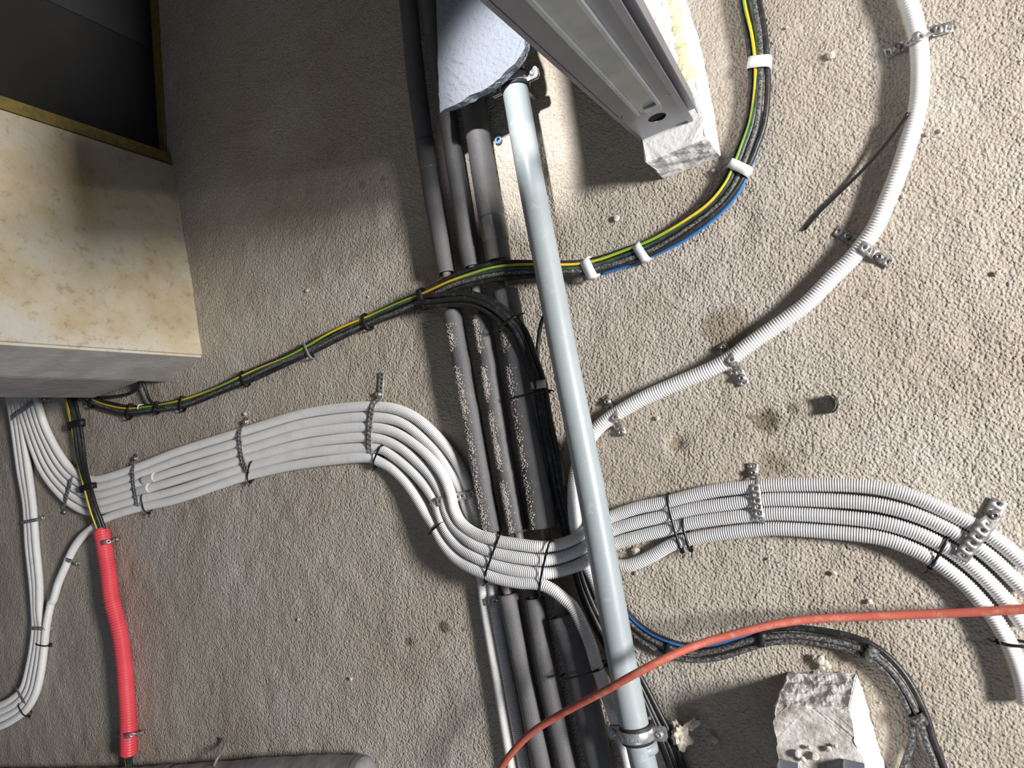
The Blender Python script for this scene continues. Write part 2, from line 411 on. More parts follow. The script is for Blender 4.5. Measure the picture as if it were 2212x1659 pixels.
RR = {
 1: [(300, 545), (500, 475), (740, 425), (1000, 360), (1200, 320), (1480, 290), (1650, 275), (2000, 265), (2212, 268)],
 2: [(320, 655), (500, 600), (740, 543), (1000, 480), (1200, 450), (1500, 412), (1700, 398), (2000, 393), (2212, 398)],
 3: [(330, 775), (500, 725), (740, 665), (900, 620), (1100, 582), (1500, 535), (1700, 522), (2000, 522), (2212, 530)],
 4: [(380, 975), (500, 950), (650, 880), (800, 795), (950, 745), (1200, 700), (1500, 665), (1700, 653), (2000, 655), (2212, 665)]}
RQ = {
 1: [(0, 298), (200, 325), (400, 383), (600, 472), (800, 578), (900, 645), (1000, 722), (1120, 830)],
 2: [(0, 407), (200, 437), (400, 495), (600, 583), (700, 642), (850, 745), (1000, 880), (1120, 1000)],
 3: [(0, 515), (200, 548), (400, 610), (550, 682), (650, 742), (800, 865), (900, 965), (1000, 1080), (1110, 1230)],
 4: [(0, 618), (200, 652), (400, 728), (500, 782), (600, 852), (700, 935), (800, 1040), (900, 1165), (950, 1245), (1000, 1340), (1050, 1460), (1090, 1600), (1110, 1720)]}
zR = zc  # alias
def rpath(k):
    a = zc(RR[k][:-2], 1250, 980, .2486, .016)
    b = zc(RQ[k], 1850, 950, .3315, .016)
    return a, b
H0 = .0135
ordn = {1: 'uppermost', 2: 'second from top', 3: 'third from top', 4: 'fourth from top', 5: 'fifth from top'}
for k in range(1, 7):
    if k <= 5:
        f = (k-1)/4.0
        left = [(a[0]*(1-f)+b[0]*f, a[1]*(1-f)+b[1]*f) for a, b in zip(A1, A5)]
        left = zc(left, 0, 840, s1, H0)
    else:
        L0 = zc([(0, 1240), (150, 1162), (270, 1062), (360, 900), (410, 690), (443, 430), (455, 300), (475, 170), (515, 0)], 0, 1300, .217, H0)
        L0 = [(-30, 1575, H0)]+L0
        L1 = zc([(450, 1180), (500, 1020), (560, 880), (620, 745), (700, 630), (790, 555)], 0, 1000, .2532, H0)
        left = L0+L1+[(222, 1123, H0)]
    mid = [(281, st281[k-1], H0), (379, st379[k-1], H0), (530, st530[k-1], H0), (661, st661[k-1], H0), (800, st800[k-1], H0)]
    arc = zc(arcs[k], 780, 860, .2532)
    n = len(arc)
    if k >= 3:
        arc = [(p[0], p[1], H0+(i/(n-1))**1.5*(.020 if k > 3 else .028)) for i, p in enumerate(arc)]
        lo = zc(low[k], 780, 860, .2532); n = len(lo); s0 = arc[-1][2]
        lo = [(p[0], p[1], s0+(.068-s0)*((i+1)/(n+.5))) for i, p in enumerate(lo)]
        b_ = zc(bb[k], 1000, 1120, .1356)
        if k < 6:
            hs = [.067, .068, .068, .064, .055, .042, .030]
            b_ = [(p[0], p[1], h) for p, h in zip(b_, hs)]
            a, b = rpath(k-2)
            e = a[0]
            tail = [((b_[-1][0]*.45+e[0]*.55), (b_[-1][1]*.45+e[1]*.55)-2, .026)]+a+b
        else:
            hs = [.068, .069, .069, .068, .067, .066, .066, .066]
            b_ = [(p[0], p[1], h) for p, h in zip(b_, hs)]
            tail = [(1259, 1353, .066), (1276, 1393, .064), (1288, 1435, .06), (1301, 1472, .055), (1318, 1521, .05), (1332, 1560, .035), (1350, 1620, .02), (1365, 1690, .015)]
        pts = left+mid+arc+lo+b_+tail
        lab = {3: 'white conduit, topmost of the four crossing over the black pipes and in the right fan',
               4: 'white conduit, second from top where four cross the black pipes',
               5: 'white conduit, third from top where four cross the black pipes',
               6: 'white conduit, lowest of the left band, dropping towards the lower clamp of the grey pipe'}[k]
    else:
        arc = [(p[0], p[1], H0) for p in arc]
        if k == 1: tail = [(1024, 1090, H0), (1034, 1125, .013), (1044, 1160, .013), (1054, 1205, .013), (1062, 1247, .013), (1069, 1309, .0125), (1100, 1480, .0125), (1132, 1659, .0125), (1137, 1690, .0125)]
        else: tail = [(1006, 1095, H0), (1017, 1120, .013), (1025, 1150, .013), (1033, 1195, .013), (1041, 1247, .013), (1048, 1309, .0125), (1077, 1480, .0125), (1107, 1659, .0125), (1113, 1690, .0125)]
        pts = left+mid+arc+tail
        lab = {1: 'white conduit, outermost of the left bend, ending close beside the black pipes',
               2: 'white corrugated conduit, second in the left bend, ending leftmost along the black pipes'}[k]
    o = conduit('corrugated_conduit', pts, lab, group='white conduits of the left band')
    if k in (3, 4):
        c = {3: [(312, 1038, H0), (338, 1030, H0)], 4: [(300, 1061, H0), (326, 1053, H0)]}[k]
        tube('coupler', c, .0142, M['white2'], o, seg=20)

# straight trio at the far left
for k, (e, col) in enumerate([([(150, 0), (167, 430)], 'left'), ([(195, 0), (217, 430)], 'mid'), ([(235, 0), (262, 430)], 'right')]):
    up = zc([(105+46*k, 60), (167+48*k, 430)], 0, 840, s1, H0)
    xs = [[(172, 60), (222, 350), (243, 700), (280, 1050), (297, 1300)], [(205, 60), (250, 350), (275, 700), (309, 1050), (318, 1300)], [(243, 60), (280, 350), (308, 700), (338, 1030), (341, 1270)]][k]
    md = zc(xs, 0, 1000, .2532, H0)
    lw = zc([[(350, 250), (335, 420), (300, 620), (235, 850), (130, 962), (0, 1030), (-130, 1060)],
             [(385, 250), (372, 420), (335, 640), (280, 870), (180, 1000), (0, 1095), (-130, 1130)],
             [(412, 250), (405, 430), (372, 670), (322, 890), (220, 1040), (0, 1165), (-130, 1205)]][k], 0, 1300, .217, H0)
    conduit('corrugated_conduit', up+md+lw, ['white conduit, outermost left of the three running straight down at the left edge',
            'white conduit, middle of the three running straight down at the left edge',
            'white conduit, rightmost of the three running straight down at the left edge'][k], group='white conduits at the left edge')

# lowest conduit of the right fan comes from under the grey pipe and joins the single arc
Wp = [(1946, -40), (1960, 0), (1975, 45), (1984, 90), (1988, 150), (1986, 203), (1981, 239), (1969, 287), (1954, 335), (1936, 386), (1918, 431), (1891, 491),
      (1869, 523), (1839, 560), (1805, 593), (1737, 661), (1674, 706), (1616, 746), (1577, 775), (1539, 796), (1500, 813), (1450, 834), (1391, 860), (1343, 887), (1307, 911), (1285, 932),
      (1258, 975), (1243, 1030), (1240, 1090)]
conduit('corrugated_conduit', withh(Wp, .020)+[(1246, 1150, .018), (1262, 1205, .0145), (1285, 1250, .0135), (1300, 1290, .0135)],
        'thick white conduit sweeping alone in a wide arc from top right to grey pipe', r=.0140, amp=.0012, pitch=.0048)
a, b = rpath(4)
conduit('corrugated_conduit', [(1262, 1170, .0135), (1295, 1212, .0135)]+a+b, 'white corrugated conduit, lowest of the four fanning out to the right edge', group='white conduits of the right fan')

# red conduit
redp = [(219, 1144), (224, 1172), (233, 1228), (241, 1291), (250, 1330), (260, 1372), (268, 1430), (273, 1495), (277, 1560), (278, 1630)]
red = conduit('red_conduit', [(p[0], p[1], .024+.010*math.sin(math.pi*i/9)) for i, p in enumerate(redp)], 'red corrugated conduit running down near the left edge with black cables inside',
              r=.0235, m='red', pitch=.0078, amp=.0032, seg=26)

# ------------------------------------------------------------------ insulated pipes
def between(pts, ya, yb):
    C = [p for p in pts if ya < p[1] < yb]
    def at(y):
        for a, b in zip(pts[:-1], pts[1:]):
            if a[1] <= y <= b[1]:
                f = (y-a[1])/(b[1]-a[1]); return tuple(a[i]*(1-f)+b[i]*f for i in range(3))
        return pts[0] if y < pts[0][1] else pts[-1]
    return [at(ya)]+C+[at(yb)]
def insulated(pts, r, rc, cuts, label, tapes=()):
    core = tube('insulated_pipe', pts, rc, M['core'], seg=14, ds=.01)
    tag(core, label, 'pipe', 'black insulated pipes')
    for (ya, yb) in cuts:
        q = between(pts, ya, yb)
        C, s = spline(W3(q), .006)
        # hollow looking foam tube: outer skin folded in at both ends
        rr = r*(1+.02*np.sin(s*23+ya)+.012*np.sin(s*61))
        C2_ = np.vstack([C[:1], C[:1], C, C[-1:], C[-1:]]); r2 = np.concatenate([[rc*1.15, r*.92], rr, [r*.92, rc*1.15]])
        T, U, Vv = frames(C)
        seg = 22; a = np.linspace(0, 2*math.pi, seg, endpoint=False)
        Tn = np.vstack([T[:1], T[:1], T, T[-1:], T[-1:]]); Un = np.vstack([U[:1], U[:1], U, U[-1:], U[-1:]]); Vn = np.vstack([Vv[:1], Vv[:1], Vv, Vv[-1:], Vv[-1:]])
        off = np.zeros(len(C2_)); off[0] = .004; off[1] = -.001; off[-1] = -.004; off[-2] = .001
        X = (C2_[:, None]+Tn[:, None]*off[:, None, None]+(Un[:, None]*np.cos(a)[None, :, None]+Vn[:, None]*np.sin(a)[None, :, None])*r2[:, None, None]).reshape(-1, 3)
        n = len(C2_); i = np.arange(n-1)[:, None]*seg; j = np.arange(seg)[None, :]; k = (j+1) % seg
        Fc = np.stack([i+j, i+seg+j, i+seg+k, i+k], -1).reshape(-1, 4).tolist()
        mesh_obj('foam_sleeve', X, Fc, M['foam'], core)
    for (ya, yb, mt) in tapes:
        q = between(pts, ya, yb)
        o = tube('tape_wrap', q, r*1.045, M[mt], core, seg=24, ds=.004, wob=.02); o['label'] = 'shiny grey tape'
    return core
HP = .030
p1 = [(874, -60), (884, 20), (898, 164), (930, 390), (952, 515), (964, 590), (976, 673), (982, 700), (1024, 926), (1049, 1073), (1064, 1149), (1097, 1283), (1130, 1447), (1174, 1659), (1184, 1705)]
p2 = [(918, -60), (930, 20), (950, 164), (966, 249), (989, 390), (1008, 515), (1019, 575), (1037, 680), (1042, 700), (1079, 926), (1105, 1073), (1119, 1149), (1153, 1290), (1180, 1447), (1228, 1659), (1239, 1705)]
p3 = [(980, -60), (990, 20), (1012, 164), (1026, 249), (1049, 400), (1070, 515), (1077, 565), (1090, 628), (1105, 700), (1140, 926), (1165, 1073), (1175, 1139), (1214, 1330), (1251, 1447), (1297, 1659), (1309, 1705)]
insulated(withh(p1, HP), .0205, .0095, [(-55, 590), (673, 1149), (1283, 1700)], 'black foam insulated pipe, leftmost of three, running from top to bottom', [(305, 368, 'tapeg')])
insulated(withh(p2, HP), .0205, .0095, [(-55, 577), (682, 1149), (1292, 1700)], 'black foam insulated pipe, middle of three, running from top to bottom')
insulated(withh(p3, .034), .0265, .0105, [(-55, 563), (630, 1139), (1330, 1700)], 'thicker black foam insulated pipe, rightmost of three, with grey tape band', [(470, 522, 'tapeg')])

# ------------------------------------------------------------------ grey pipe + clamps
HG = .090
gp = [(1098, 118), (1113, 195), (1149, 402), (1184, 583), (1216, 755), (1253, 940), (1279, 1073), (1340, 1410), (1361, 1521), (1373, 1580)]
gpipe = tube('grey_drain_pipe', withh(gp, HG), .0258, M['pvc'], seg=40, ds=.01)
tag(gpipe, 'long grey plastic drain pipe lying diagonally over the white conduits', 'pipe')
tube('pipe_section', withh([(1373, 1578), (1392, 1659), (1401, 1700)], HG-.003), .0235, M['pvc'], gpipe, seg=36)
tube('socket', withh([(1387, 1606), (1391, 1625)], HG-.010), .0262, M['pvc'], gpipe, seg=36)
tube('pipe_section', withh([(1080, 10), (1098, 120)], HG), .0235, M['pvc'], gpipe, seg=36)

def text_on(body, size, loc, xdir, normal, mt, parent, name):
    cu = bpy.data.curves.new(name, 'FONT'); cu.body = body; cu.size = size; cu.extrude = .0004; cu.align_x = 'CENTER'; cu.align_y = 'CENTER'
    tmp = bpy.data.objects.new(name, cu); COL.objects.link(tmp)
    dg = bpy.context.evaluated_depsgraph_get(); me = bpy.data.meshes.new_from_object(tmp.evaluated_get(dg))
    bpy.data.objects.remove(tmp)
    x = Vector(xdir).normalized(); z = Vector(normal).normalized(); y = z.cross(x).normalized()
    me.transform(Matrix.Translation(loc) @ Matrix((x, y, z)).transposed().to_4x4())
    me.materials.clear(); me.materials.append(mt)
    return link(bpy.data.objects.new(name, me), parent)

def clamp(px, py, label, flip=1, bolts=1, text=None, ear_r=.026):
    C0 = P(px, py, HG)
    a = P(px-12, py-70, HG); b = P(px+12, py+70, HG)
    T = (b-a).normalized(); U = T.cross(Vector((0, 0, 1))).normalized()
    if U.x < 0: U = -U
    Zv = Vector((0, 0, 1))
    root = bpy.data.objects.new('pipe_clamp', None); root.location = Vector((C0.x, C0.y, 0)); root.empty_display_size = .02
    COL.objects.link(root); tag(root, label, 'clamp', 'steel pipe clamps on the grey drain pipe')
    inv = -root.location
    def ringmesh(name, r0, r1, w, m):
        n = 48; V = []; Fc = []
        prof = [(-w/2, r0), (-w/2, r1-.0008), (-w/2+.001, r1), (w/2-.001, r1), (w/2, r1-.0008), (w/2, r0)]
        for i in range(n):
            th = 2*math.pi*i/n
            for (t, r) in prof:
                V.append(C0+inv+T*t+U*(r*math.cos(th))+Zv*(r*math.sin(th)))
        k = len(prof)
        for i in range(n):
            for j in range(k):
                Fc.append([i*k+j, ((i+1) % n)*k+j, ((i+1) % n)*k+(j+1) % k, i*k+(j+1) % k])
        return fix(mesh_obj(name, V, Fc, m, root))
    ringmesh('rubber_lining', .0257, .0292, .030, M['rubber'])
    ringmesh('steel_band', .0292, .0312, .019, M['zinc'])
    for sgn in (1, -1):
        for zz in (-.0030, .0030):
            c = C0+inv+U*sgn*.042+Zv*zz
            hw, hl, th = .0115, .0125, .0011
            plan = []
            for (u, v) in [(-hl, -hw), (hl*.7, -hw), (hl, -hw*.6), (hl, hw*.6), (hl*.7, hw), (-hl, hw)]:
                plan.append((u*sgn, v))
            V = [c+U*u+T*v+Zv*(-th) for u, v in plan]+[c+U*u+T*v+Zv*th for u, v in plan]; n = 6
            Fc = [[i, (i+1) % n, n+(i+1) % n, n+i] for i in range(n)]+[list(range(n))[::-1], list(range(n, 2*n))]
            fix(mesh_obj('ear', V, Fc, M['zinc'], root, smooth=False))
        c = C0+inv+U*sgn*.043
        V, Fc = [], []
        # screw: shaft + domed head with a cross slot
        prof = [(.0025, -.016), (.0025, .004), (.0060, .0042), (.0060, .0062), (.0045, .0078), (.0022, .0084), (.0020, .0070), (.0001, .0070)]
        n = 16
        for (r, z) in prof:
            for i in range(n):
                th = 2*math.pi*i/n; V.append(c+U*r*math.cos(th)+T*r*math.sin(th)+Zv*z)
        for j in range(len(prof)-1):
            for i in range(n): Fc.append([j*n+i, j*n+(i+1) % n, (j+1)*n+(i+1) % n, (j+1)*n+i])
        mesh_obj('screw', V, Fc, M['zinc'], root)
    # threaded rod to the floor under the band
    V = []; Fc = []; n = 12; zs = np.linspace(-.031, -(HG+.004), 60)
    for j, z in enumerate(zs):
        r = .0042 if j % 2 else .0036
        for i in range(n):
            th = 2*math.pi*i/n; V.append(C0+inv+U*r*math.cos(th)+T*r*math.sin(th)+Zv*z)
    for j in range(len(zs)-1):
        for i in range(n): Fc.append([j*n+i, j*n+(i+1) % n, (j+1)*n+(i+1) % n, (j+1)*n+i])
    mesh_obj('threaded_rod', V, Fc, M['zinc'], root)
    if text:
        for (s_, ang) in text:
            th = math.radians(ang); nn = U*math.cos(th)+Zv*math.sin(th); xd = U*math.sin(th)-Zv*math.cos(th)
            text_on(s_, .0075, C0+inv+nn*.0313+T*.002, xd, nn, M['zinc'], root, 'embossed_marking')
    return root
clamp(1376, 1583, 'zinc steel pipe clamp with stamped size around the lower end of the grey pipe', text=[('1 1/2', 112), ('48-53', 80)])
clamp(1111, 178, 'zinc steel pipe clamp on the grey pipe under the pale board')

# ------------------------------------------------------------------ cables
def stripe_cable(name, C, s, r, mats, label, period=.22, duty=.5, stop=1.1, seg=12, group=None, cat='cable', parent=None, fixed=False):
    X, Fc = sweep(C, r, seg)
    n = len(C)-1
    mi = []
    for i in range(n):
        for j in range(seg):
            ph = ((j+.5)/seg + (0 if fixed else s[i]/period)) % 1.0
            mi.append(1 if (abs(ph-.25) < duty/2 or abs(ph-1.25) < duty/2) and i < n*stop else 0)
    mi += [0, 0]
    o = mesh_obj(name, X, Fc, mats, parent, mi=mi)
    return tag(o, label, cat, group)

def bundle(pts, hw, cables, group):
    C, s = spline(W3(pts), .005)
    T, U, Vv = frames(C)
    U[:, 2] = 0; U /= np.linalg.norm(U, axis=1)[:, None]
    f = s/s[-1]; hwv = np.interp(f, np.linspace(0, 1, len(hw)), hw)
    outs = []
    for i, (u, dz, r, kind, label) in enumerate(cables):
        w = u+.10*np.sin(s*9+i*2.1)+.06*np.sin(s*23+i)
        Ck = C+U*(w*hwv)[:, None]; Ck[:, 2] += dz+.0012*np.sin(s*14+i*1.7)
        Ck[:, 2] = np.maximum(Ck[:, 2], r+.0005)
        g = group
        if kind == 'yg': o = stripe_cable('earth_wire', Ck, s, r, [M['yel'], M['grn']], label, .30, .5, group=g, cat='wire')
        elif kind == 'green': o = stripe_cable('cable', Ck, s, r, [M['black'], M['green']], label, .9, .16, fixed=True, seg=16, group=g)
        elif kind == 'blue': o = stripe_cable('wire', Ck, s, r, [M['blue'], M['blue']], label, group=g, cat='wire')
        elif kind == 'bluestripe': o = stripe_cable('cable', Ck, s, r, [M['black'], M['blue']], label, .9, .10, .50, fixed=True, seg=16, group=g)
        else: o = stripe_cable('cable', Ck, s, r, [M[kind], M[kind]], label, group=g)
        outs.append(o)
    return outs
main = [(1622, -60, .014), (1624, 0, .014), (1638, 80, .014), (1643, 150, .014), (1641, 205, .014), (1632, 268, .014), (1616, 314, .014), (1599, 357, .014), (1576, 403, .014), (1541, 446, .014), (1495, 482, .014), (1448, 513, .014), (1403, 537, .015),
        (1348, 557, .016), (1294, 574, .020), (1250, 582, .022), (1205, 584, .032), (1150, 584, .048), (1076, 588, .056), (1019, 601, .056), (974, 616, .052), (915, 645, .036), (850, 671, .022), (795, 695, .014), (741, 719, .013), (668, 756, .013), (614, 781, .013), (560, 804, .013),
        (528, 818, .013), (458, 849, .013), (399, 871, .013), (339, 882, .013), (279, 888, .013), (240, 880, .013), (205, 868, .013), (170, 845, .013), (140, 815, .013)]
bundle(main, [.019, .019, .018, .020, .018, .016, .015, .014, .013],
       [(.80, .000, .0050, 'black', 'black cable on the inner side of the long bundle, left of the earth wire'),
        (.52, .0065, .0028, 'yg', 'thin bright yellow and green earth wire on top of the long black bundle'),
        (.22, .0020, .0056, 'green', 'black cable with a dull green stripe in the long bundle, next to the earth wire'),
        (-.22, .0020, .0054, 'blackdust', 'dusty black cable in the middle of the long bundle'),
        (-.62, .0000, .0052, 'black', 'black cable on the outer side of the long bundle, beside the blue wire')], 'long cable bundle crossing the floor')
o = tube('wire', [(1655, 235, .006), (1645, 290, .006), (1633, 330, .006), (1617, 372, .007), (1596, 415, .007), (1560, 458, .007), (1512, 497, .007), (1462, 529, .006), (1410, 553, .005), (1352, 576, .005), (1300, 591, .006)], .0028, M['blue'], seg=10); tag(o, 'thin blue wire along the outer edge of the long black bundle', 'wire')
branch = [(905, 650, .034), (940, 648, .048), (1008, 645, .055), (1053, 658, .060), (1090, 683, .066), (1117, 711, .066), (1132, 742, .062), (1143, 775, .055), (1161, 827, .047), (1171, 881, .040), (1180, 930, .034), (1195, 994, .028), (1207, 1062, .022), (1224, 1130, .018), (1242, 1200, .016),
          (1262, 1270, .015), (1308, 1370, .015), (1372, 1470, .015), (1408, 1540, .014), (1436, 1600, .014), (1462, 1670, .014), (1475, 1710, .014)]
bundle(branch, [.014, .015, .013, .012, .013, .015, .015],
       [(.75, .000, .0055, 'black', 'black cable branching off the long bundle, nearest the left pipes'),
        (.15, .006, .0055, 'black', 'topmost black cable of the branching bundle, beside the thick pipe'),
        (-.45, .004, .0052, 'black', 'black cable in the middle of the branching bundle passing behind the grey pipe'),
        (-.95, -.001, .0055, 'black', 'black cable on the right side of the branching bundle next to the grey pipe')], 'cables branching down along the black pipes')
o = tube('cable', [(1185, 665, .05), (1171, 692, .03), (1163, 735, .015), (1161, 775, .02), (1168, 820, .040), (1173, 860, .043), (1186, 930, .032), (1192, 945, .014)], .0042, M['black'])
tag(o, 'thin black cable bowing out between the branch bundle and the grey pipe', 'cable')
o = tube('cable', [(1192, 935, .03), (1202, 952, .02), (1208, 962, .010)], .0018, M['tie']); tag(o, 'short black wire end poking out beside the branch bundle', 'wire')
lowb = [(1262, 1215, .013), (1295, 1262, .013), (1330, 1310, .013), (1365, 1352, .013), (1400, 1380, .013), (1446, 1402, .013), (1487, 1412, .013), (1545, 1408, .013), (1602, 1392, .013), (1646, 1380, .013), (1718, 1375, .013), (1776, 1381, .013), (1834, 1392, .013), (1877, 1408, .013), (1919, 1441, .013), (1950, 1481, .013), (1973, 1525, .013), (1987, 1560, .013)]
up = lowb+[(1998, 1600, .013), (2010, 1630, .013), (2022, 1662, .013), (2034, 1710, .013)]
dn = lowb[:-1]+[(1982, 1565, .013), (1982, 1605, .013), (1971, 1640, .013), (1955, 1680, .013), (1944, 1720, .013)]
bundle(up, [.014, .014, .015, .013, .013, .012, .011],
       [(-1.0, .001, .0052, 'bluestripe', 'black cable with blue stripe on the upper side of the lower right bundle'),
        (-.15, .003, .0052, 'blackdust', 'dusty black cable in the middle of the lower right bundle')], 'lower right cable bundle')
bundle(dn, [.014, .014, .015, .013, .013, .012, .008],
       [(.70, -.001, .0054, 'blackdust', 'dusty black cable on the lower side of the lower right bundle')], 'lower right cable bundle')
vert = [(141, 825, .015), (151, 858, .015), (165, 917, .015), (176, 998, .020), (192, 1060, .036), (205, 1105, .036), (219, 1144, .026), (233, 1228, .03), (250, 1330, .034), (268, 1430, .032), (277, 1560, .026), (278, 1635, .022), (281, 1665, .02)]
bundle(vert, [.021, .021, .020, .019, .011, .010, .010, .010, .010],
       [(.75, .004, .0028, 'yg', 'leftmost yellow green earth wire running down into the red conduit'),
        (.42, .007, .0028, 'yg', 'second yellow green earth wire running down into the red conduit'),
        (.55, -.003, .0050, 'black', 'black cable under the yellow green wires entering the red conduit'),
        (.05, .004, .0056, 'black', 'black cable in the middle of the bundle entering the red conduit'),
        (-.40, .002, .0056, 'green', 'black cable with green stripe entering the red conduit'),
        (-.85, -.001, .0052, 'black', 'black cable on the right side of the bundle entering the red conduit')], 'cables entering the red conduit')
o = tube('cable', [(262, 800, .06), (281, 808, .05), (297, 819, .035), (299, 835, .02), (283, 849, .012), (250, 856, .010), (215, 859, .012)], .0045, M['black']); tag(o, 'black cable looping out of the pier foot back towards the left', 'cable')
o = tube('cable', [(290, 800, .05), (300, 811, .04), (311, 831, .025), (322, 862, .02), (338, 877, .024), (360, 880, .02)], .0045, M['black']); tag(o, 'black cable dropping from the pier foot into the long bundle', 'cable')
og = [(1070, 1690, .10), (1084, 1657, .105), (1111, 1620, .11), (1148, 1583, .115), (1197, 1551, .125), (1246, 1524, .140), (1308, 1491.6, .158), (1370, 1457, .166), (1431, 1425, .155), (1493, 1398, .13), (1545, 1381, .11), (1602, 1366, .095), (1660, 1351, .082), (1747, 1338, .066), (1863, 1332, .050), (2040, 1325, .040), (2150, 1320, .040), (2212, 1316, .042), (2290, 1312, .042)]
o = tube('orange_cable', og, .0066, M['orange'], seg=18); tag(o, 'thick orange rubber cable stretched across the grey pipe to the right edge', 'cable')
o = tube('black_stick', [(1962, 243, .030), (1930, 290, .022), (1880, 350, .013), (1820, 410, .006), (1770, 458, .0035), (1738, 496, .003)], .0027, M['tie'], seg=8); tag(o, 'thin black cable offcut lying beside the single white conduit', 'cable')

# ------------------------------------------------------------------ ribbons: tapes, ties, straps
def loop_ribbon(name, pa, pb, b, width, thick, m, parent=None, zc_=None, n=36, expo=3.0):
    """closed band round a bundle; pa and pb are the two side ends (px,py,h)"""
    a_, b_ = P(*pa), P(*pb); c = (a_+b_)/2; u = (b_-a_); hl = u.length/2; u.normalize()
    s = u.cross(Vector((0, 0, 1))).normalized(); v = Vector((0, 0, 1))
    V, Fc = [], []
    for i in range(n):
        th = 2*math.pi*i/n
        cx = math.copysign(abs(math.cos(th))**(2/expo), math.cos(th)); sy = math.copysign(abs(math.sin(th))**(2/expo), math.sin(th))
        for (rr, w) in ((0, -1), (1, -1), (1, 1), (0, 1)):
            q = c+u*(hl+thick*rr)*cx+v*(b+thick*rr)*sy+s*(w*width/2)
            q.z = max(q.z, .0012+.0004*rr); V.append(q)
    for i in range(n):
        j = (i+1) % n
        for k in range(4): Fc.append([i*4+k, j*4+k, j*4+(k+1) % 4, i*4+(k+1) % 4])
    return fix(mesh_obj(name, V, Fc, m, parent)), c, u, s, hl
def box_at(name, c, ax, ay, az, m, parent=None, bev=.0006):
    V = [c+ax*i+ay*j+az*k for i in (-1, 1) for j in (-1, 1) for k in (-1, 1)]
    Fc = [[0, 1, 3, 2], [4, 6, 7, 5], [0, 4, 5, 1], [2, 3, 7, 6], [0, 2, 6, 4], [1, 5, 7, 3]]
    o = fix(mesh_obj(name, V, Fc, m, parent, smooth=False))
    if bev:
        bm = bmesh.new(); bm.from_mesh(o.data); bmesh.ops.bevel(bm, geom=bm.edges[:], offset=bev, segments=2, affect='EDGES'); bm.to_mesh(o.data); bm.free()
    return o
def tie(pa, pb, b, label, width=.0042, tail=True, group='black cable ties on the white conduits', headz=0.0):
    o, c, u, s, hl = loop_ribbon('cable_tie', pa, pb, b, width, .0013, M['tie'])
    tag(o, label, 'cable tie', group)
    hc = c+u*(hl+.0035); hc.z = max(.005, hc.z+headz)
    box_at('tie_head', hc, u*.003, s*.0038, Vector((0, 0, .0035)), M['tie'], o)
    if tail:
        t = hc+u*.002
        C, _ = spline([t, t+u*.006+Vector((0, 0, .002)), t+u*.010+s*.003], .002)
        X, Fc = sweep(C, .0014, 6); mesh_obj('tie_tail', X, Fc, M['tie'], o)
    return o
TT = [((312, 1067, .014), (321, 1106, .014), .0135, 'black cable tie around the two lowest white conduits, nearest the red conduit'),
      ((549, 996, .014), (541, 1039, .014), .0135, 'black cable tie around two conduits beside the middle perforated strap of the left band'),
      ((829, 962, .016), (811, 1006, .016), .0135, 'black cable tie around the two inner conduits at the start of the left bend'),
      ((965, 1124, .042), (936, 1147, .042), .0135, 'short black cable tie at the lower end of the left bend'),
      ((1086, 1152, .068), (1050, 1252, .068), .0135, 'long black cable tie around four conduits above the leftmost black pipe'),
      ((1192, 1168, .067), (1168, 1278, .067), .0135, 'long black cable tie around four conduits above the thick black pipe'),
      ((1442, 1066, .016), (1473, 1187, .016), .0135, 'long black cable tie around all four conduits right of the grey pipe'),
      ((1476, 1120, .016), (1492, 1184, .016), .0145, 'shorter black cable tie around the two lower conduits right of the grey pipe'),
      ((2048, 1160, .016), (2011, 1221, .016), .0135, 'black cable tie on the lower conduits of the right bend beside the wide strap'),
      ((2222, 1392, .016), (2162, 1386, .016), .0135, 'black cable tie at the right edge below the orange cable'),
      ((83, 1388, .014), (107, 1394, .014), .0135, 'black cable tie round the right conduit at the lower left'),
      ((46, 1516, .014), (62, 1545, .014), .0135, 'black cable tie in the bottom left conduit corner')]
for a in TT: tie(*a)
tie((1076, 716, .06), (1119, 684, .066), .014, 'black cable tie on the curved branch bundle over the thick black pipe', width=.005, group='ties on the black bundles')
tie((1104, 864, .036), (1182, 846, .036), .028, 'black cable tie strapping the branch bundle to the thick black pipe', group='ties on the black bundles')
tie((1217, 1458, .040), (1307, 1437, .046), .036, 'black cable tie around the thick black pipe and the dropping white conduit', group='ties on the black bundles')

def tape(pa, pb, b, w, m, label, group, name='tape_band', cat='tape', thick=.0006):
    o = loop_ribbon(name, pa, pb, b, w, thick, M[m], expo=3.6)[0]
    return tag(o, label, cat, group)
g = 'white tape bands on the long bundle'
tape((1616, 141, .013), (1666, 136, .013), .0128, .021, 'tapew', 'white tape band on the long bundle near the top edge', g)
tape((1577, 354, .013), (1620, 374, .013), .0128, .018, 'tapew', 'white tape band on the long bundle right of the lower white block', g)
tape((1376, 529, .014), (1398, 563, .014), .0128, .017, 'tapew', 'white tape band on the long bundle, second from the grey pipe', g)
tape((1265, 560, .019), (1284, 600, .019), .0115, .021, 'tapew', 'white tape band on the long bundle just right of the grey pipe', g)
tape((1150, 834, .046), (1179, 829, .046), .011, .016, 'tapeb', 'beige tape band on the branch bundle above the black tie', 'beige tape')
g = 'black tape bands on the long bundle'
tape((908, 624, .036), (920, 668, .036), .0115, .015, 'tapek', 'wide black tape band where the branch leaves the long bundle', g)
tape((787, 679, .013), (799, 713, .013), .0128, .010, 'tapek', 'black tape band on the long bundle left of the black pipes', g)
tape((661, 741, .013), (676, 775, .012), .0102, .009, 'duct', 'greyish tape band on the long bundle midway to the pier', g)
tape((522, 803, .013), (535, 834, .012), .0102, .009, 'tapek', 'black tape band on the long bundle nearest right of the pier', g)
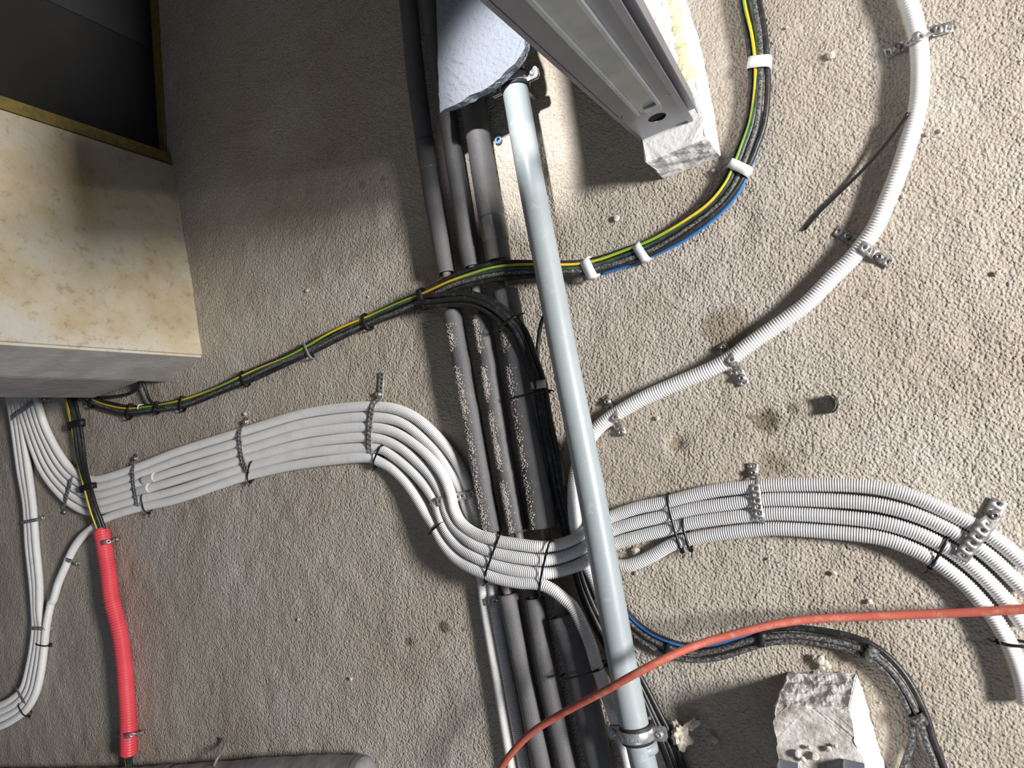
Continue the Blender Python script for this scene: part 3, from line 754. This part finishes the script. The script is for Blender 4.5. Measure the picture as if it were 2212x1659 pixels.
tape((397, 856, .013), (393, 889, .012), .0102, .012, 'tapek', 'black tape band on the long bundle below the pier corner', g)
tape((341, 868, .013), (337, 894, .012), .0102, .010, 'tapek', 'black tape band where the short dropping cable joins the long bundle', g)
tape((285, 873, .013), (277, 905, .012), .0102, .012, 'tapek', 'black tape band on the long bundle left of the small white tag', g)
tape((206, 853, .013), (196, 880, .012), .0102, .012, 'tapek', 'black tape band where the long bundle goes under the pier', g)
tape((306, 874, .014), (302, 884, .014), .010, .007, 'tapew', 'small white tag on the long bundle below the pier', 'small tag')
tape((149, 922, .016), (180, 912, .016), .012, .022, 'tapek', 'black tape band on the bundle above the red conduit, upper one', 'black tape above the red conduit')
tape((176, 1058, .034), (204, 1048, .034), .012, .018, 'tapek', 'black tape band on the bundle above the red conduit, lower one', 'black tape above the red conduit')
tape((1440, 1412, .013), (1451, 1390, .013), .0115, .013, 'tapek', 'black tape band on the lower right bundle, left of the orange cable crossing', 'tape on the lower right bundle')
tape((1644, 1394, .013), (1649, 1364, .013), .0115, .013, 'tapek', 'black tape band on the lower right bundle above the white block', 'tape on the lower right bundle')
tape((1870, 1424, .013), (1890, 1396, .013), .0128, .018, 'blackdust', 'dusty black tape on the bend of the lower right bundle', 'tape on the lower right bundle')
tape((1970, 1556, .013), (1999, 1546, .013), .0128, .018, 'blackdust', 'dusty black tape where the lower right bundle splits', 'tape on the lower right bundle')

def strap(pts, label, screws=(), w=.0175, cell=.0105, group='perforated steel straps over the conduits', m='zincw', name='perforated_strap'):
    Wp_ = W3(pts)
    C, s = spline(Wp_, .001)
    lat = (Wp_[-1]-Wp_[0]); lat.z = 0; lat.normalize()
    T = np.gradient(C, axis=0); T /= np.linalg.norm(T, axis=1)[:, None]
    sd = np.cross(T*[1, 1, 0], [0, 0, 1.0]); nn = np.linalg.norm(sd, axis=1)
    sd[nn < .15] = np.array(lat.cross(Vector((0, 0, 1)))); sd /= np.linalg.norm(sd, axis=1)[:, None]
    if len(sd) > 30:
        for _ in range(20): sd[1:-1] = (sd[:-2]+sd[1:-1]*2+sd[2:])/4
        sd /= np.linalg.norm(sd, axis=1)[:, None]
    Ltot = s[-1]; n = max(2, int(round(Ltot/cell))); L = Ltot/n
    def at(q): return np.array([np.interp(q, s, C[:, k]) for k in range(3)]), np.array([np.interp(q, s, sd[:, k]) for k in range(3)])
    V, Fc = [], []
    for i in range(n):
        q0 = i*L; base = len(V)
        outer = [(0, -.5), (.5, -.5), (1, -.5), (1, 0), (1, .5), (.5, .5), (0, .5), (0, 0)]
        for (a, b_) in outer:
            c, d = at(q0+a*L); V.append(c+d*(b_*w))
        hr = .0029
        for (a, b_) in outer:
            x, y = (a-.5), b_; k = math.hypot(x, y)
            c, d = at(q0+.5*L+x/k*hr); V.append(c+d*(y/k*hr))
        for k in range(8): Fc.append([base+k, base+(k+1) % 8, base+8+(k+1) % 8, base+8+k])
    o = mesh_obj(name, V, Fc, M[m])
    bm = bmesh.new(); bm.from_mesh(o.data); bmesh.ops.remove_doubles(bm, verts=bm.verts[:], dist=.0003); bmesh.ops.recalc_face_normals(bm, faces=bm.faces[:]); bm.to_mesh(o.data); bm.free()
    md = o.modifiers.new('thick', 'SOLIDIFY'); md.thickness = .0011; md.offset = 0
    tag(o, label, 'strap', group)
    for (px, py, h) in screws:
        c = P(px, py, h); V, Fc = [], []
        prof = [(.0080, 0), (.0080, .0012), (.0055, .0014), (.0055, .0060), (.0047, .0070), (.0026, .0072), (.0024, .0050), (.0002, .0050)]; n = 12
        for (r, z) in prof:
            for i in range(n):
                th = 2*math.pi*i/n; V.append(c+Vector((r*math.cos(th), r*math.sin(th), z)))
        for j in range(len(prof)-1):
            for i in range(n): Fc.append([j*n+i, j*n+(i+1) % n, (j+1)*n+(i+1) % n, (j+1)*n+i])
        mesh_obj('screw', V, Fc, M['screw'], o)
    return o
z_, t_ = .0020, .0272
strap([(297, 982, z_), (292, 994, .006), (287, 1008, t_), (289, 1050, t_), (293, 1072, t_), (297, 1094, t_-.003), (301, 1101, .012)], 'perforated strap across the left band nearest the red conduit', [(293, 990, .004)])
strap([(534, 902, z_), (530, 916, .006), (518, 929, t_), (519, 966, t_), (525, 1000, t_), (533, 1018, t_), (538, 1026, .016)], 'perforated strap across the middle of the left band', [(531, 911, .004)])
strap([(824, 805, z_), (822, 835, .003), (820, 860, .006), (809, 870, .022), (804, 880, t_), (800, 903, t_), (797, 948, t_), (798, 970, t_), (801, 984, .018)], 'perforated strap with a long tail across the top of the left bend', [(818, 852, .004)])
strap([(1030, 1062, .010), (1022, 1065, .020), (1008, 1069, t_), (985, 1074, .034), (958, 1080, .044), (942, 1086, .048), (932, 1097, .036)], 'perforated strap across the shaded lower part of the left bend', [(1023, 1065, .022)], w=.018)
strap([(1627, 1000, z_), (1628, 1024, .003), (1629, 1034, .010), (1630, 1044, .027), (1632, 1062, .031), (1637, 1100, .031), (1641, 1124, .030), (1643, 1130, .018)], 'perforated strap across the right fan with its tail standing above', [(1628, 1020, .004)], w=.0165)
strap([(2160, 1080, z_), (2150, 1102, .004), (2141, 1122, .008), (2133, 1132, .027), (2118, 1150, .032), (2095, 1179, .032), (2076, 1204, .031), (2070, 1211, .020)], 'wide steel strap across the bend at the right edge', [(2148, 1112, .005)], w=.022, cell=.012)
k_ = 'perforated straps on the single white conduit'
strap([(1912, 117, z_), (1940, 103, .003), (1956, 95, .010), (1968, 87, .030), (1984, 79, .0365), (1999, 72, .028), (2009, 69, .006), (2032, 64, .003), (2058, 57, z_)], 'perforated strap on the single white conduit near the top edge', [(1938, 104, .004), (2026, 65, .004)], group=k_)
strap([(1805, 497, z_), (1825, 508, .003), (1842, 519, .006), (1851, 526, .028), (1866, 534, .0365), (1881, 543, .028), (1889, 548, .006), (1902, 556, .003), (1925, 570, z_)], 'perforated strap on the single white conduit below the black offcut', [(1830, 511, .004), (1899, 556, .004)], group=k_)
strap([(1558, 742, z_), (1563, 750, .003), (1567, 760, .010), (1571, 766, .030), (1579, 777, .0365), (1588, 789, .028), (1593, 798, .006), (1600, 812, .003), (1609, 832, z_)], 'perforated strap on the single white conduit at its lower bend', [(1563, 751, .004), (1602, 817, .004)], group=k_)
strap([(1306, 856, z_), (1313, 872, .003), (1318, 884, .010), (1322, 891, .030), (1328, 902, .0365), (1334, 914, .028), (1338, 921, .006), (1346, 940, z_)], 'perforated strap on the single white conduit just right of the grey pipe', [(1312, 868, .004), (1343, 934, .004)], group=k_)
strap([(108, 860, z_), (95, 862, .006), (82, 864, .016), (66, 873, t_), (44, 888, t_), (26, 901, t_), (19, 908, .014)], 'perforated strap across the conduits where they come from under the pier', [(97, 861, .006)])
strap([(159, 1018, z_), (158, 1024, .014), (154, 1034, t_), (147, 1060, t_), (140, 1086, t_), (139, 1098, .010), (142, 1108, z_)], 'perforated strap across the first left bend beside the black cables', [(141, 1106, .004)])
strap([(96, 1117, z_), (88, 1120, .010), (82, 1122, t_), (66, 1125, t_), (52, 1128, t_), (44, 1131, .012)], 'bright strap across the three straight conduits at the left edge', [(93, 1118, .004)], w=.011)
strap([(172, 1219, z_), (164, 1216, .008), (158, 1213, t_), (148, 1210, .0285), (140, 1208, .022), (136, 1207, .008)], 'small bright strap on the curved conduit left of the red conduit', [(167, 1217, .004)], w=.011)
strap([(112, 1358, z_), (100, 1358, .012), (94, 1358, t_), (80, 1357, t_), (70, 1357, t_), (63, 1357, .012)], 'strap across the left conduits above the lower black tie', [], w=.011)
strap([(33, 1484, .012), (37, 1490, t_), (45, 1504, t_), (54, 1519, t_), (58, 1526, .016)], 'perforated strap across the bottom left bend', [], w=.010)
strap([(262, 1163, z_), (250, 1166, .010), (243, 1168, .036), (228, 1171, .0525), (213, 1174, .038), (206, 1177, .015), (201, 1179, z_)], 'perforated strap round the top of the red conduit', [(254, 1165, .005)], w=.012)
strap([(316, 1581, z_), (304, 1584, .010), (296, 1586, .036), (280, 1589, .0530), (263, 1591, .040), (256, 1593, .018), (250, 1594, z_)], 'perforated strap round the bottom of the red conduit', [(306, 1583, .005)], w=.012)
strap([(1085, 1297, z_), (1078, 1298, .012), (1070, 1299, .026), (1048, 1301, .026), (1036, 1302, .016), (1031, 1302, z_)], 'strap over two shaded conduits left of the black pipes', [], w=.014)

# ------------------------------------------------------------------ blocks, board, channel at the top
def poly_solid(name, top, bot, m, parent=None, smooth=False):
    n = len(top); V = list(bot)+list(top)
    Fc = [[i, (i+1) % n, n+(i+1) % n, n+i] for i in range(n)]+[list(range(n))[::-1], list(range(n, 2*n))]
    return fix(mesh_obj(name, V, Fc, m, parent, smooth))
HM = .105
fl_, fr_ = P(1434, 386), P(1558, 338)
e = (P(1512, 85)-fr_).normalized()
plan = [fl_, fr_, P(1534, 199), P(1509, 78), P(1486, 18), P(1468, -60), fl_+e*.52]
bl = poly_solid('aerated_concrete_block', [v+Vector((0, 0, HM)) for v in plan], [v+Vector((0, 0, -.001)) for v in plan], M['block'])
roughen(bl, 11, .0034, 45, bevel=.0015)
tag(bl, 'white aerated concrete block under the foot of the slanting steel channel', 'block', 'white aerated blocks')

# channel: extruded along the direction whose vanishing point is read from its edges
vch = -ray(1692, 577).normalized()
EL = P(1388, 302, HM+.012); ER = P(1490, 257, HM+.012)
U = (ER-EL).normalized(); wch = (ER-EL).length
Nn = U.cross(vch).normalized()
if Nn.dot(CAM-EL) < 0: Nn = -Nn          # outward face normal, towards the viewer
def extr(name, prof, q0, q1, m, parent=None, closed=True):
    V = []
    for q in (q0, q1):
        for (a, b_) in prof: V.append(EL+U*a+Nn*b_+vch*q)
    n = len(prof); Fc = [[i, (i+1) % n, n+(i+1) % n, n+i] for i in range(n)]
    Fc += [list(range(n))[::-1], list(range(n, 2*n))]
    return fix(mesh_obj(name, V, Fc, m, parent, smooth=False))
w = wch; t = .0016
LCH = .92
chan = bpy.data.objects.new('steel_channel', None); chan.empty_display_size = .03; COL.objects.link(chan)
tag(chan, 'grey steel channel profile with a round hole rising towards the viewer at the top', 'metal profile')
def web(name, a0, a1, q0, q1, hc, hr, m, parent, hq=None):
    """flat web with a round hole at hc=(a,q)"""
    bm = bmesh.new()
    n = 32; V = []
    def co(a, q, b_): return EL+U*a+vch*q+Nn*b_
    for b_ in (0, -t):
        for i in range(n):
            th = 2*math.pi*(i+.5)/n; V.append(co(hc[0]+hr*math.cos(th), hc[1]+(hq or hr)*math.sin(th), b_))
        for i in range(n):
            th = 2*math.pi*(i+.5)/n; c, s_ = math.cos(th), math.sin(th); k = max(abs(c), abs(s_))
            x = c/k; y = s_/k
            V.append(co((a0+a1)/2+x*(a1-a0)/2, (q0+2*hc[1]-q0)/2+y*(hc[1]-q0), b_))
    Fc = []
    for i in range(n):
        j = (i+1) % n
        Fc.append([i, j, n+j, n+i]); Fc.append([2*n+i, 3*n+i, 3*n+j, 2*n+j]); Fc.append([i, 2*n+i, 2*n+j, j])
    b0 = len(V); qq = 2*hc[1]-q0
    for b_ in (0, -t):
        V += [co(a0, qq, b_), co(a1, qq, b_), co(a1, q1, b_), co(a0, q1, b_)]
    Fc += [[b0, b0+1, b0+2, b0+3], [b0+7, b0+6, b0+5, b0+4]]
    return fix(mesh_obj(name, V, Fc, m, parent, smooth=False))
web('web', 0, w, 0, LCH, (w*.52, .100), .0145, M['steel'], chan, .026)
extr('flange', [(0, 0), (t, 0), (t, -.030), (-.0, -.030)], -.004, LCH, M['steel'], chan)
extr('flange', [(-.0075, -.004), (0, -.004), (0, -.0055), (-.006, -.0055), (-.006, -.030), (-.0075, -.030)], -.010, LCH, M['steel'], chan)
extr('flange', [(w-t, 0), (w, 0), (w, -.026), (w-t, -.026)], -.004, LCH, M['steel'], chan)
extr('flange', [(w-.004, .003), (w+.0045, .003), (w+.0045, -.002), (w-.004, .0)], -.010, LCH, M['steel'], chan)
extr('flange', [(w, -.014), (w+.014, -.014), (w+.014, -.004), (w+.0155, -.004), (w+.0155, -.040), (w, -.040)], -.004, LCH, M['steel'], chan)
ga, gb = w*.31, w*.74
rail = extr('inner_rail', [(ga, .0005), (ga, .007), (ga+.004, .007), (ga+.005, .0035), (gb-.005, .0035), (gb-.004, .0085), (gb, .0085), (gb, .0005)], .180, LCH, M['galv'], chan)
rail['label'] = 'brighter galvanised inner rail'
extr('rail_end', [(ga+.012, .0036), (ga+.012, .007), (gb-.002, .007), (gb-.002, .0036)], .162, .20, M['galv'], chan)
extr('hole_shade', [(w*.12, -.0035), (w*.88, -.0035), (w*.88, -.0045), (w*.12, -.0045)], .004, .17, M['hole'], chan)  # black sheet behind the web, stands for the shade inside the hole

# grooved bricks and wool standing on the block, right of the channel
def extr2(name, pl, q0, q1, m, h=HM, parent=None):
    V = [P(x, y, h)+vch*q for q in (q0, q1) for (x, y) in pl]
    n = len(pl); Fc = [[i, (i+1) % n, n+(i+1) % n, n+i] for i in range(n)]+[list(range(n))[::-1], list(range(n, 2*n))]
    return fix(mesh_obj(name, V, Fc, m, parent, smooth=False))
# foot of the brick wall on the block: runs from near the channel end up and out of frame
f0 = P(1476, 175, HM); f1 = P(1440, -25, HM); fd = (f1-f0).normalized(); side = Vector((fd.y, -fd.x, 0)); side = side if side.x < 0 else -side
for ci in range(6):
    q0 = .002+ci*.125
    bq = []
    nG = 9; prof = []
    Lb = .30
    # outer face with vertical grooves
    for i in range(nG*4+1):
        f = i/(nG*4.0); dep = (.0 if (i % 4) in (0, 1) else .0045)
        prof.append(f0+fd*(Lb*f)+side*dep)
    prof += [f0+fd*Lb+side*.07, f0+side*.07]
    n = len(prof)
    V = [v+vch*q for q in (q0, q0+.118) for v in prof]
    Fc = [[i, (i+1) % n, n+(i+1) % n, n+i] for i in range(n)]+[list(range(n))[::-1], list(range(n, 2*n))]
    o = fix(mesh_obj('grooved_brick', V, Fc, M['brick'], None, smooth=False))
    tag(o, ['pale grooved brick behind the steel channel, lowest course', 'pale grooved brick behind the steel channel, second course', 'pale grooved brick behind the steel channel, third course', 'pale grooved brick behind the steel channel, fourth course', 'pale grooved brick behind the steel channel, fifth course', 'pale grooved brick behind the steel channel, sixth course'][ci], 'brick', 'grooved bricks behind the channel')
wb = [f0+fd*.02+side*.075, f0+fd*1.6+side*.075, f0+fd*1.6+side*.12, f0+fd*.02+side*.12]
shade_wall = fix(prism('wall_back', [xy(v) for v in wb], -.01, .62, M['wallgrey'])); tag(shade_wall, kind='structure')  # unseen wall added behind the bricks to shade the upper left
# wool strip between bricks and block edge
bm = bmesh.new()
rng = random.Random(3)
for i in range(60):
    f = i/59.0
    c = P(1483-42*f+rng.uniform(-4, 4), 175-200*f, HM+.004+rng.uniform(0, .004))
    r = .010+rng.uniform(-.003, .004)+(.004 if i < 6 else 0)
    mtx = Matrix.Translation(c) @ Matrix.Rotation(rng.uniform(0, 3), 4, 'Z') @ Matrix.Diagonal((1.3, .9, .75, 1))
    v = bmesh.ops.create_icosphere(bm, subdivisions=2, radius=r, matrix=mtx)['verts']
    for x in v: x.co += Vector((noise.noise(x.co*130), noise.noise(x.co*130+Vector((5, 0, 0))), noise.noise(x.co*130+Vector((0, 7, 0)))))*.004
me = bpy.data.meshes.new('wool'); bm.to_mesh(me); bm.free(); me.materials.append(M['wool'])
for p_ in me.polygons: p_.use_smooth = True
o = link(bpy.data.objects.new('mineral_wool', me)); tag(o, 'pale yellow mineral wool strip on the white block beside the grooved bricks', 'insulation')

# pale board over the black pipes
HBd = .146
edge = [(950, 243)]
bxy = [(941, -60), (943, 10), (946, 120), (948, 190), (951, 243)]
brk = [(965, 240), (985, 238), (1003, 231), (1020, 222), (1040, 209), (1058, 202), (1075, 190), (1092, 176), (1107, 160), (1122, 148), (1134, 130), (1144, 110), (1140, 60), (1100, -60)]
brk_top = [(960, 236), (980, 228), (998, 219), (1012, 207), (1034, 199), (1052, 190), (1066, 180), (1082, 167), (1096, 150), (1112, 138), (1124, 120), (1134, 104), (1130, 60), (1090, -60)]
topv = [P(x, y, HBd) for x, y in bxy+brk_top]
botv = [P(x, y, HBd-.016) for x, y in bxy+brk]
bo = poly_solid('foam_board', topv, botv, [M['board']])
bm = bmesh.new(); bm.from_mesh(bo.data); bmesh.ops.triangulate(bm, faces=bm.faces[:]); bmesh.ops.subdivide_edges(bm, edges=[e_ for e_ in bm.edges if e_.calc_length() > .02], cuts=3, use_grid_fill=True)
bmesh.ops.recalc_face_normals(bm, faces=bm.faces[:]); bm.normal_update()
for v in bm.verts: v.co += v.normal*(.0016*noise.noise(v.co*70)+.0022*noise.noise(v.co*210))
bm.to_mesh(bo.data); bm.free()
tag(bo, 'pale bluish broken board lying over the black pipes at the top', 'board')
# spacer block carrying the board
sp = poly_solid('aerated_concrete_block', [P(x, y, HBd-.018) for x, y in [(960, -150), (965, -60), (1010, -60), (1010, -150)]], [P(x, y, 0)+Vector((0, 0, 0)) for x, y in [(1080, -115), (1085, -30), (1125, -30), (1125, -115)]], M['block'])
tag(sp, 'white block holding up the pale board behind the steel channel', 'block', 'white aerated blocks')

# lower right block with two steel brackets
HN = .118
nplan = [P(1701, 1454), P(1780, 1452), P(1852, 1454), P(1880, 1550), P(1912, 1659), P(1940, 1760), P(1745, 1760), P(1720, 1640), P(1712, 1560)]
ntop = [P(1672, 1522, HN), P(1755, 1528, HN), P(1834, 1529, HN), P(1852, 1605, HN), P(1872, 1659, HN), P(1905, 1780, HN), P(1690, 1780, HN), P(1679, 1640, HN), P(1668, 1560, HN)]
bn = poly_solid('aerated_concrete_block', ntop, [v+Vector((0, 0, -.001)) for v in nplan], M['dirtyblock'])
roughen(bn, 11, .0042, 48, bevel=.0015)
tag(bn, 'broken white aerated concrete block with dirt on top at the lower right', 'block', 'white aerated blocks')
for (x, y, lab) in [(1676, 1632, 'bent steel bracket on the lower right block, left one'), (1816, 1632, 'bent steel bracket on the lower right block, right one')]:
    a = P(x+6, y+7, HN+.004); ud = Vector((1, 0, 0)); vd = Vector((0, -1, 0))
    tk = .002
    o = bpy.data.objects.new('steel_bracket', None); o.location = a; o.empty_display_size = .01; COL.objects.link(o); tag(o, lab, 'metal profile', 'steel brackets on the lower right block')
    box_at('base_plate', ud*.014+vd*.030, ud*.014, vd*.030, Vector((0, 0, tk/2)), M['steel'], o, bev=.0004)
    box_at('upright_plate', ud*.001+vd*.030+Vector((0, 0, .010)), ud*.001, vd*.030, Vector((0, 0, .010)), M['steel'], o, bev=.0004)

# ------------------------------------------------------------------ black duct at the bottom left
dpts = [(-60, 1688), (100, 1690), (300, 1690), (470, 1682), (600, 1674), (740, 1671), (800, 1673)]
C, s = spline(W3(withh(dpts, .040)), .008)
rr = .040*(1+.02*np.sin(s*31)+.015*np.sin(s*77+2)); rr[-1] *= .55; rr[-2] *= .80; rr[-3] *= .92; rr[-4] *= .97
X, Fc = sweep(C, rr, 30); duct = mesh_obj('wrapped_duct', X, Fc, M['duct']); tag(duct, 'thick grey black wrapped pipe along the bottom left edge', 'pipe')
i0 = int(len(C)*.60)
X, Fc = sweep(C[i0:i0+4], .0425, 30, cap=False); mesh_obj('binding_band', X, Fc, M['duct'], duct)
X, Fc = sweep(C[-5:-2], np.array([.041, .040, .036]), 30, cap=False); ob = mesh_obj('end_tape', X, Fc, M['tapeg'], duct)
o = tube('twisted_wire', [(462, 1655, .06), (470, 1636, .052), (482, 1622, .030), (486, 1606, .014), (479, 1596, .006)], .0038, M['duct'], wob=.2); tag(o, 'bent grey wire end sticking up behind the wrapped pipe', 'wire')

# ------------------------------------------------------------------ debris
def blob(name, px, py, r, m, label, cat, group=None, sq=(1, 1, .7), amp=.35, sub=3, seed=0, sc=1.0, h=None):
    bm = bmesh.new(); bmesh.ops.create_icosphere(bm, subdivisions=sub, radius=r)
    for v in bm.verts:
        k = noise.noise(v.co*(sc/r)+Vector((seed*3.1, seed, 0)))+.5*noise.noise(v.co*(2.3*sc/r)+Vector((seed, 1, 2)))
        v.co *= 1+amp*k; v.co = Vector((v.co.x*sq[0], v.co.y*sq[1], v.co.z*sq[2]))
    zmin = min(v.co.z for v in bm.verts)
    me = bpy.data.meshes.new(name); bm.to_mesh(me); bm.free(); me.materials.append(M[m])
    o = link(bpy.data.objects.new(name, me)); p = P(px, py, 0)
    o.location = (p.x, p.y, (-zmin*.85 if h is None else h)); o.rotation_euler = (0, 0, seed*1.3)
    return tag(o, label, cat, group)
G = 'small pale stones on the floor'
ST = [(1333, 472, .009, 'pale stone casting a shadow left of the long bundle, below the white block'),
      (1797, 122, .010, 'pale stone between the long bundle and the single conduit near the top'),
      (2003, 291, .005, 'small white crumb right of the single conduit, left one of two'), (2033, 283, .005, 'small white crumb right of the single conduit, right one of two'),
      (1950, 425, .005, 'tiny white crumb close to the right side of the single conduit'),
      (1421, 903, .006, 'small pale pebble below the single conduit, right of the grey pipe'),
      (759, 1466, .006, 'small white pebble on the shaded floor at the lower middle'),
      (1376, 1190, .012, 'pale chip lying between the third and lowest conduits right of the grey pipe'),
      (1803, 1238, .006, 'pale pebble below the right fan, above the orange cable'),
      (1879, 1299, .006, 'pale crumb just above the orange cable'),
      (1545, 1596, .009, 'pale flat chip left of the lower right block'),
      (1661, 1207, .004, 'tiny pale crumb under the middle of the right fan'),
      (1542, 370, .006, 'pale crumb beside the corner of the upper white block'),
      (665, 628, .006, 'tiny pale stone above the long bundle, left of the black pipes'),
      (796, 641, .004, 'tiny white crumb right above the long bundle'),
      (646, 1338, .006, 'small stone on the floor under the left band'),
      (531, 894, .007, 'pale plaster lump above the middle strap of the left band'),
      (1375, 1238, .005, 'white crumb touching the lowest right conduit near the grey pipe'),
      (1700, 60, .004, 'tiny crumb right of the long bundle near the top edge'),
      (2078, 1318, .006, 'pale crumb beside the orange cable under the right bend'),
      (2155, 590, .006, 'small pale pebble at the right edge of the floor')]
for i, (x, y, r, lab) in enumerate(ST): blob('stone', x, y, r*.72, 'stone', lab, 'stone', G, seed=i+1, sub=2)
blob('foam_lump', 1475, 1580, .018, 'puf', 'cream blob of hardened foam beside the clamp of the grey pipe', 'foam', sq=(1.1, .9, .7), amp=.9, seed=4, sc=1.4, sub=4)
blob('foam_lump', 1497, 1562, .010, 'puf', 'small cream foam spike at the upper right of the foam blob', 'foam', sq=(.7, 1.5, .8), amp=.8, seed=9, sc=1.2, sub=4)
for i, (x, y, r) in enumerate([(1772, 1424, .009), (1783, 1432, .007), (1762, 1420, .006), (1790, 1438, .005), (1775, 1440, .006)]):
    blob('mortar_crumb', x, y, r, 'stone', ['largest mortar crumb above the lower right block', 'mortar crumb right of the largest one above the block', 'mortar crumb left of the largest one above the block', 'smallest mortar crumb at the right of the little heap', 'mortar crumb nearest the lower right block'][i], 'crumb', 'mortar crumbs above the lower right block', seed=20+i, sub=2)
for i, (x, y, r) in enumerate([(1723, 1628, .010), (1760, 1634, .011), (1747, 1615, .006), (1790, 1618, .008), (1805, 1612, .006), (1735, 1640, .007)]):
    blob('stone', x, y, r*.6, 'stone', ['grey pebble on the lower right block beside its left steel bracket', 'largest pebble on the lower right block between the steel brackets', 'tiny pebble on the block above the other ones', 'pebble on the block left of the right steel bracket', 'small pebble on the block just above the right steel bracket', 'small pebble on the block at the bottom edge'][i], 'stone', 'pebbles on the lower right block', seed=30+i, sub=2, h=HN+.004)
# pebbles on the block need their own footprint at block height
pb = [(1723, 1628), (1760, 1634), (1747, 1615), (1790, 1618), (1805, 1612), (1735, 1640)]
k = 0
for o in COL.objects:
    if o.get('group') == 'pebbles on the lower right block':
        q = P(pb[k][0], pb[k][1], HN+.005); o.location = q; k += 1
# short black tube offcut, standing on edge
c = P(1800, 868, .010); C = [c+Vector((-.010, .012, 0)), c+Vector((.004, .006, .004)), c+Vector((.010, -.008, .002))]
bm = bmesh.new(); V = []; Fc = []
for i in range(9):
    th = math.radians(-60+15*i)
    for (rr, zz) in ((.016, -.010), (.018, -.010), (.018, .012), (.016, .012)):
        V.append(Vector((c.x-.010+rr*math.cos(th), c.y-.003+rr*math.sin(th), c.z+zz)))
for i in range(8):
    for k in range(4): Fc.append([i*4+k, i*4+4+k, i*4+4+(k+1) % 4, i*4+(k+1) % 4])
Fc += [[0, 1, 2, 3], [35, 34, 33, 32]]
bm.free()
o = fix(mesh_obj('tube_offcut', V, Fc, M['tie'])); tag(o, 'small curved black plastic offcut standing on the floor at the right', 'offcut')
# plug ring on the lit floor beside the grey pipe
V, Fc = [], []; c = P(1077, 303, .002)
for i in range(24):
    th = 2*math.pi*i/24
    for j in range(8):
        ph = 2*math.pi*j/8; rr = .0062+.0024*math.cos(ph); V.append(c+Vector((rr*math.cos(th), rr*math.sin(th), .0015+.0024*math.sin(ph))))
for i in range(24):
    for j in range(8): Fc.append([i*8+j, ((i+1) % 24)*8+j, ((i+1) % 24)*8+(j+1) % 8, i*8+(j+1) % 8])
o = fix(mesh_obj('plug_ring', V, Fc, M['plug'])); tag(o, 'small blue plastic plug ring on the floor left of the grey pipe', 'plug')

# grit lying on the foam pipes (uncountable)
def grit(name, lines, n, h, rad, label):
    rng = random.Random(11); V, Fc = [], []
    for i in range(n):
        ln = lines[rng.randrange(len(lines))]
        y = rng.uniform(ln[1], ln[2]); 
        if noise.noise(Vector((y*.02, ln[3]*7.0, 0))) < rng.uniform(-.45, .35): continue
        q = between(ln[0], y, y+1)[0]; ctr = P(q[0], q[1], ln[4])
        a = P(*between(ln[0], y+20, y+21)[0][:2], ln[4]); T = (a-ctr).normalized(); Uu = T.cross(Vector((0, 0, 1))).normalized()
        th = rng.gauss(ln[6], .28); c = ctr+(Uu*math.sin(th)+Vector((0, 0, 1))*math.cos(th))*ln[5]
        r = rng.uniform(.0005, .0014)*rad; b0 = len(V)
        d = [Vector(x)*r*rng.uniform(.7, 1.3) for x in ((1, 0, 0), (-1, 0, 0), (0, 1, 0), (0, -1, 0), (0, 0, 1), (0, 0, -1))]
        V += [c+x for x in d]
        for f in ((0, 2, 4), (2, 1, 4), (1, 3, 4), (3, 0, 4), (2, 0, 5), (1, 2, 5), (3, 1, 5), (0, 3, 5)): Fc.append([b0+x for x in f])
    o = mesh_obj(name, V, Fc, M['stone'], None, smooth=False); return tag(o, label, 'grit', kind='stuff')
q1, q2, q3 = withh(p1, HP), withh(p2, HP), withh(p3, .034)
grit('grit', [(q1, 700, 1148, 1, HP, .0208, .15), (q2, 690, 1148, 2, HP, .0208, .25), (q3, 700, 1138  , 3, .034, .0268, .55), (q2, 690, 1148, 2, HP, .0208, .35)], 7000, 0, 1.25, 'loose grey sand grains lying on the black foam pipes')

# loose grains scattered on the slab (uncountable)
rng = random.Random(5); V, Fc = [], []
for i in range(650):
    px, py = rng.uniform(430, 2212), rng.uniform(0, 1659)
    if noise.noise(Vector((px*.006, py*.006, 3.0))) < rng.uniform(-.5, .5): continue
    q = P(px, py, 0); r = rng.uniform(.0006, .0022)*rng.uniform(.6, 1.0); c = q+Vector((0, 0, r*.4-.001)); b0 = len(V)
    d = [Vector(x)*r*rng.uniform(.7, 1.4) for x in ((1, 0, 0), (-1, 0, 0), (0, 1, 0), (0, -1, 0), (0, 0, 1), (0, 0, -1))]
    V += [c+x for x in d]
    for f in ((0, 2, 4), (2, 1, 4), (1, 3, 4), (3, 0, 4), (2, 0, 5), (1, 2, 5), (3, 1, 5), (0, 3, 5)): Fc.append([b0+x for x in f])
o = mesh_obj('floor_grit', V, Fc, M['stone'], None, smooth=False); tag(o, 'tiny loose sand grains scattered over the rough grey beige floor', 'grit', kind='stuff')
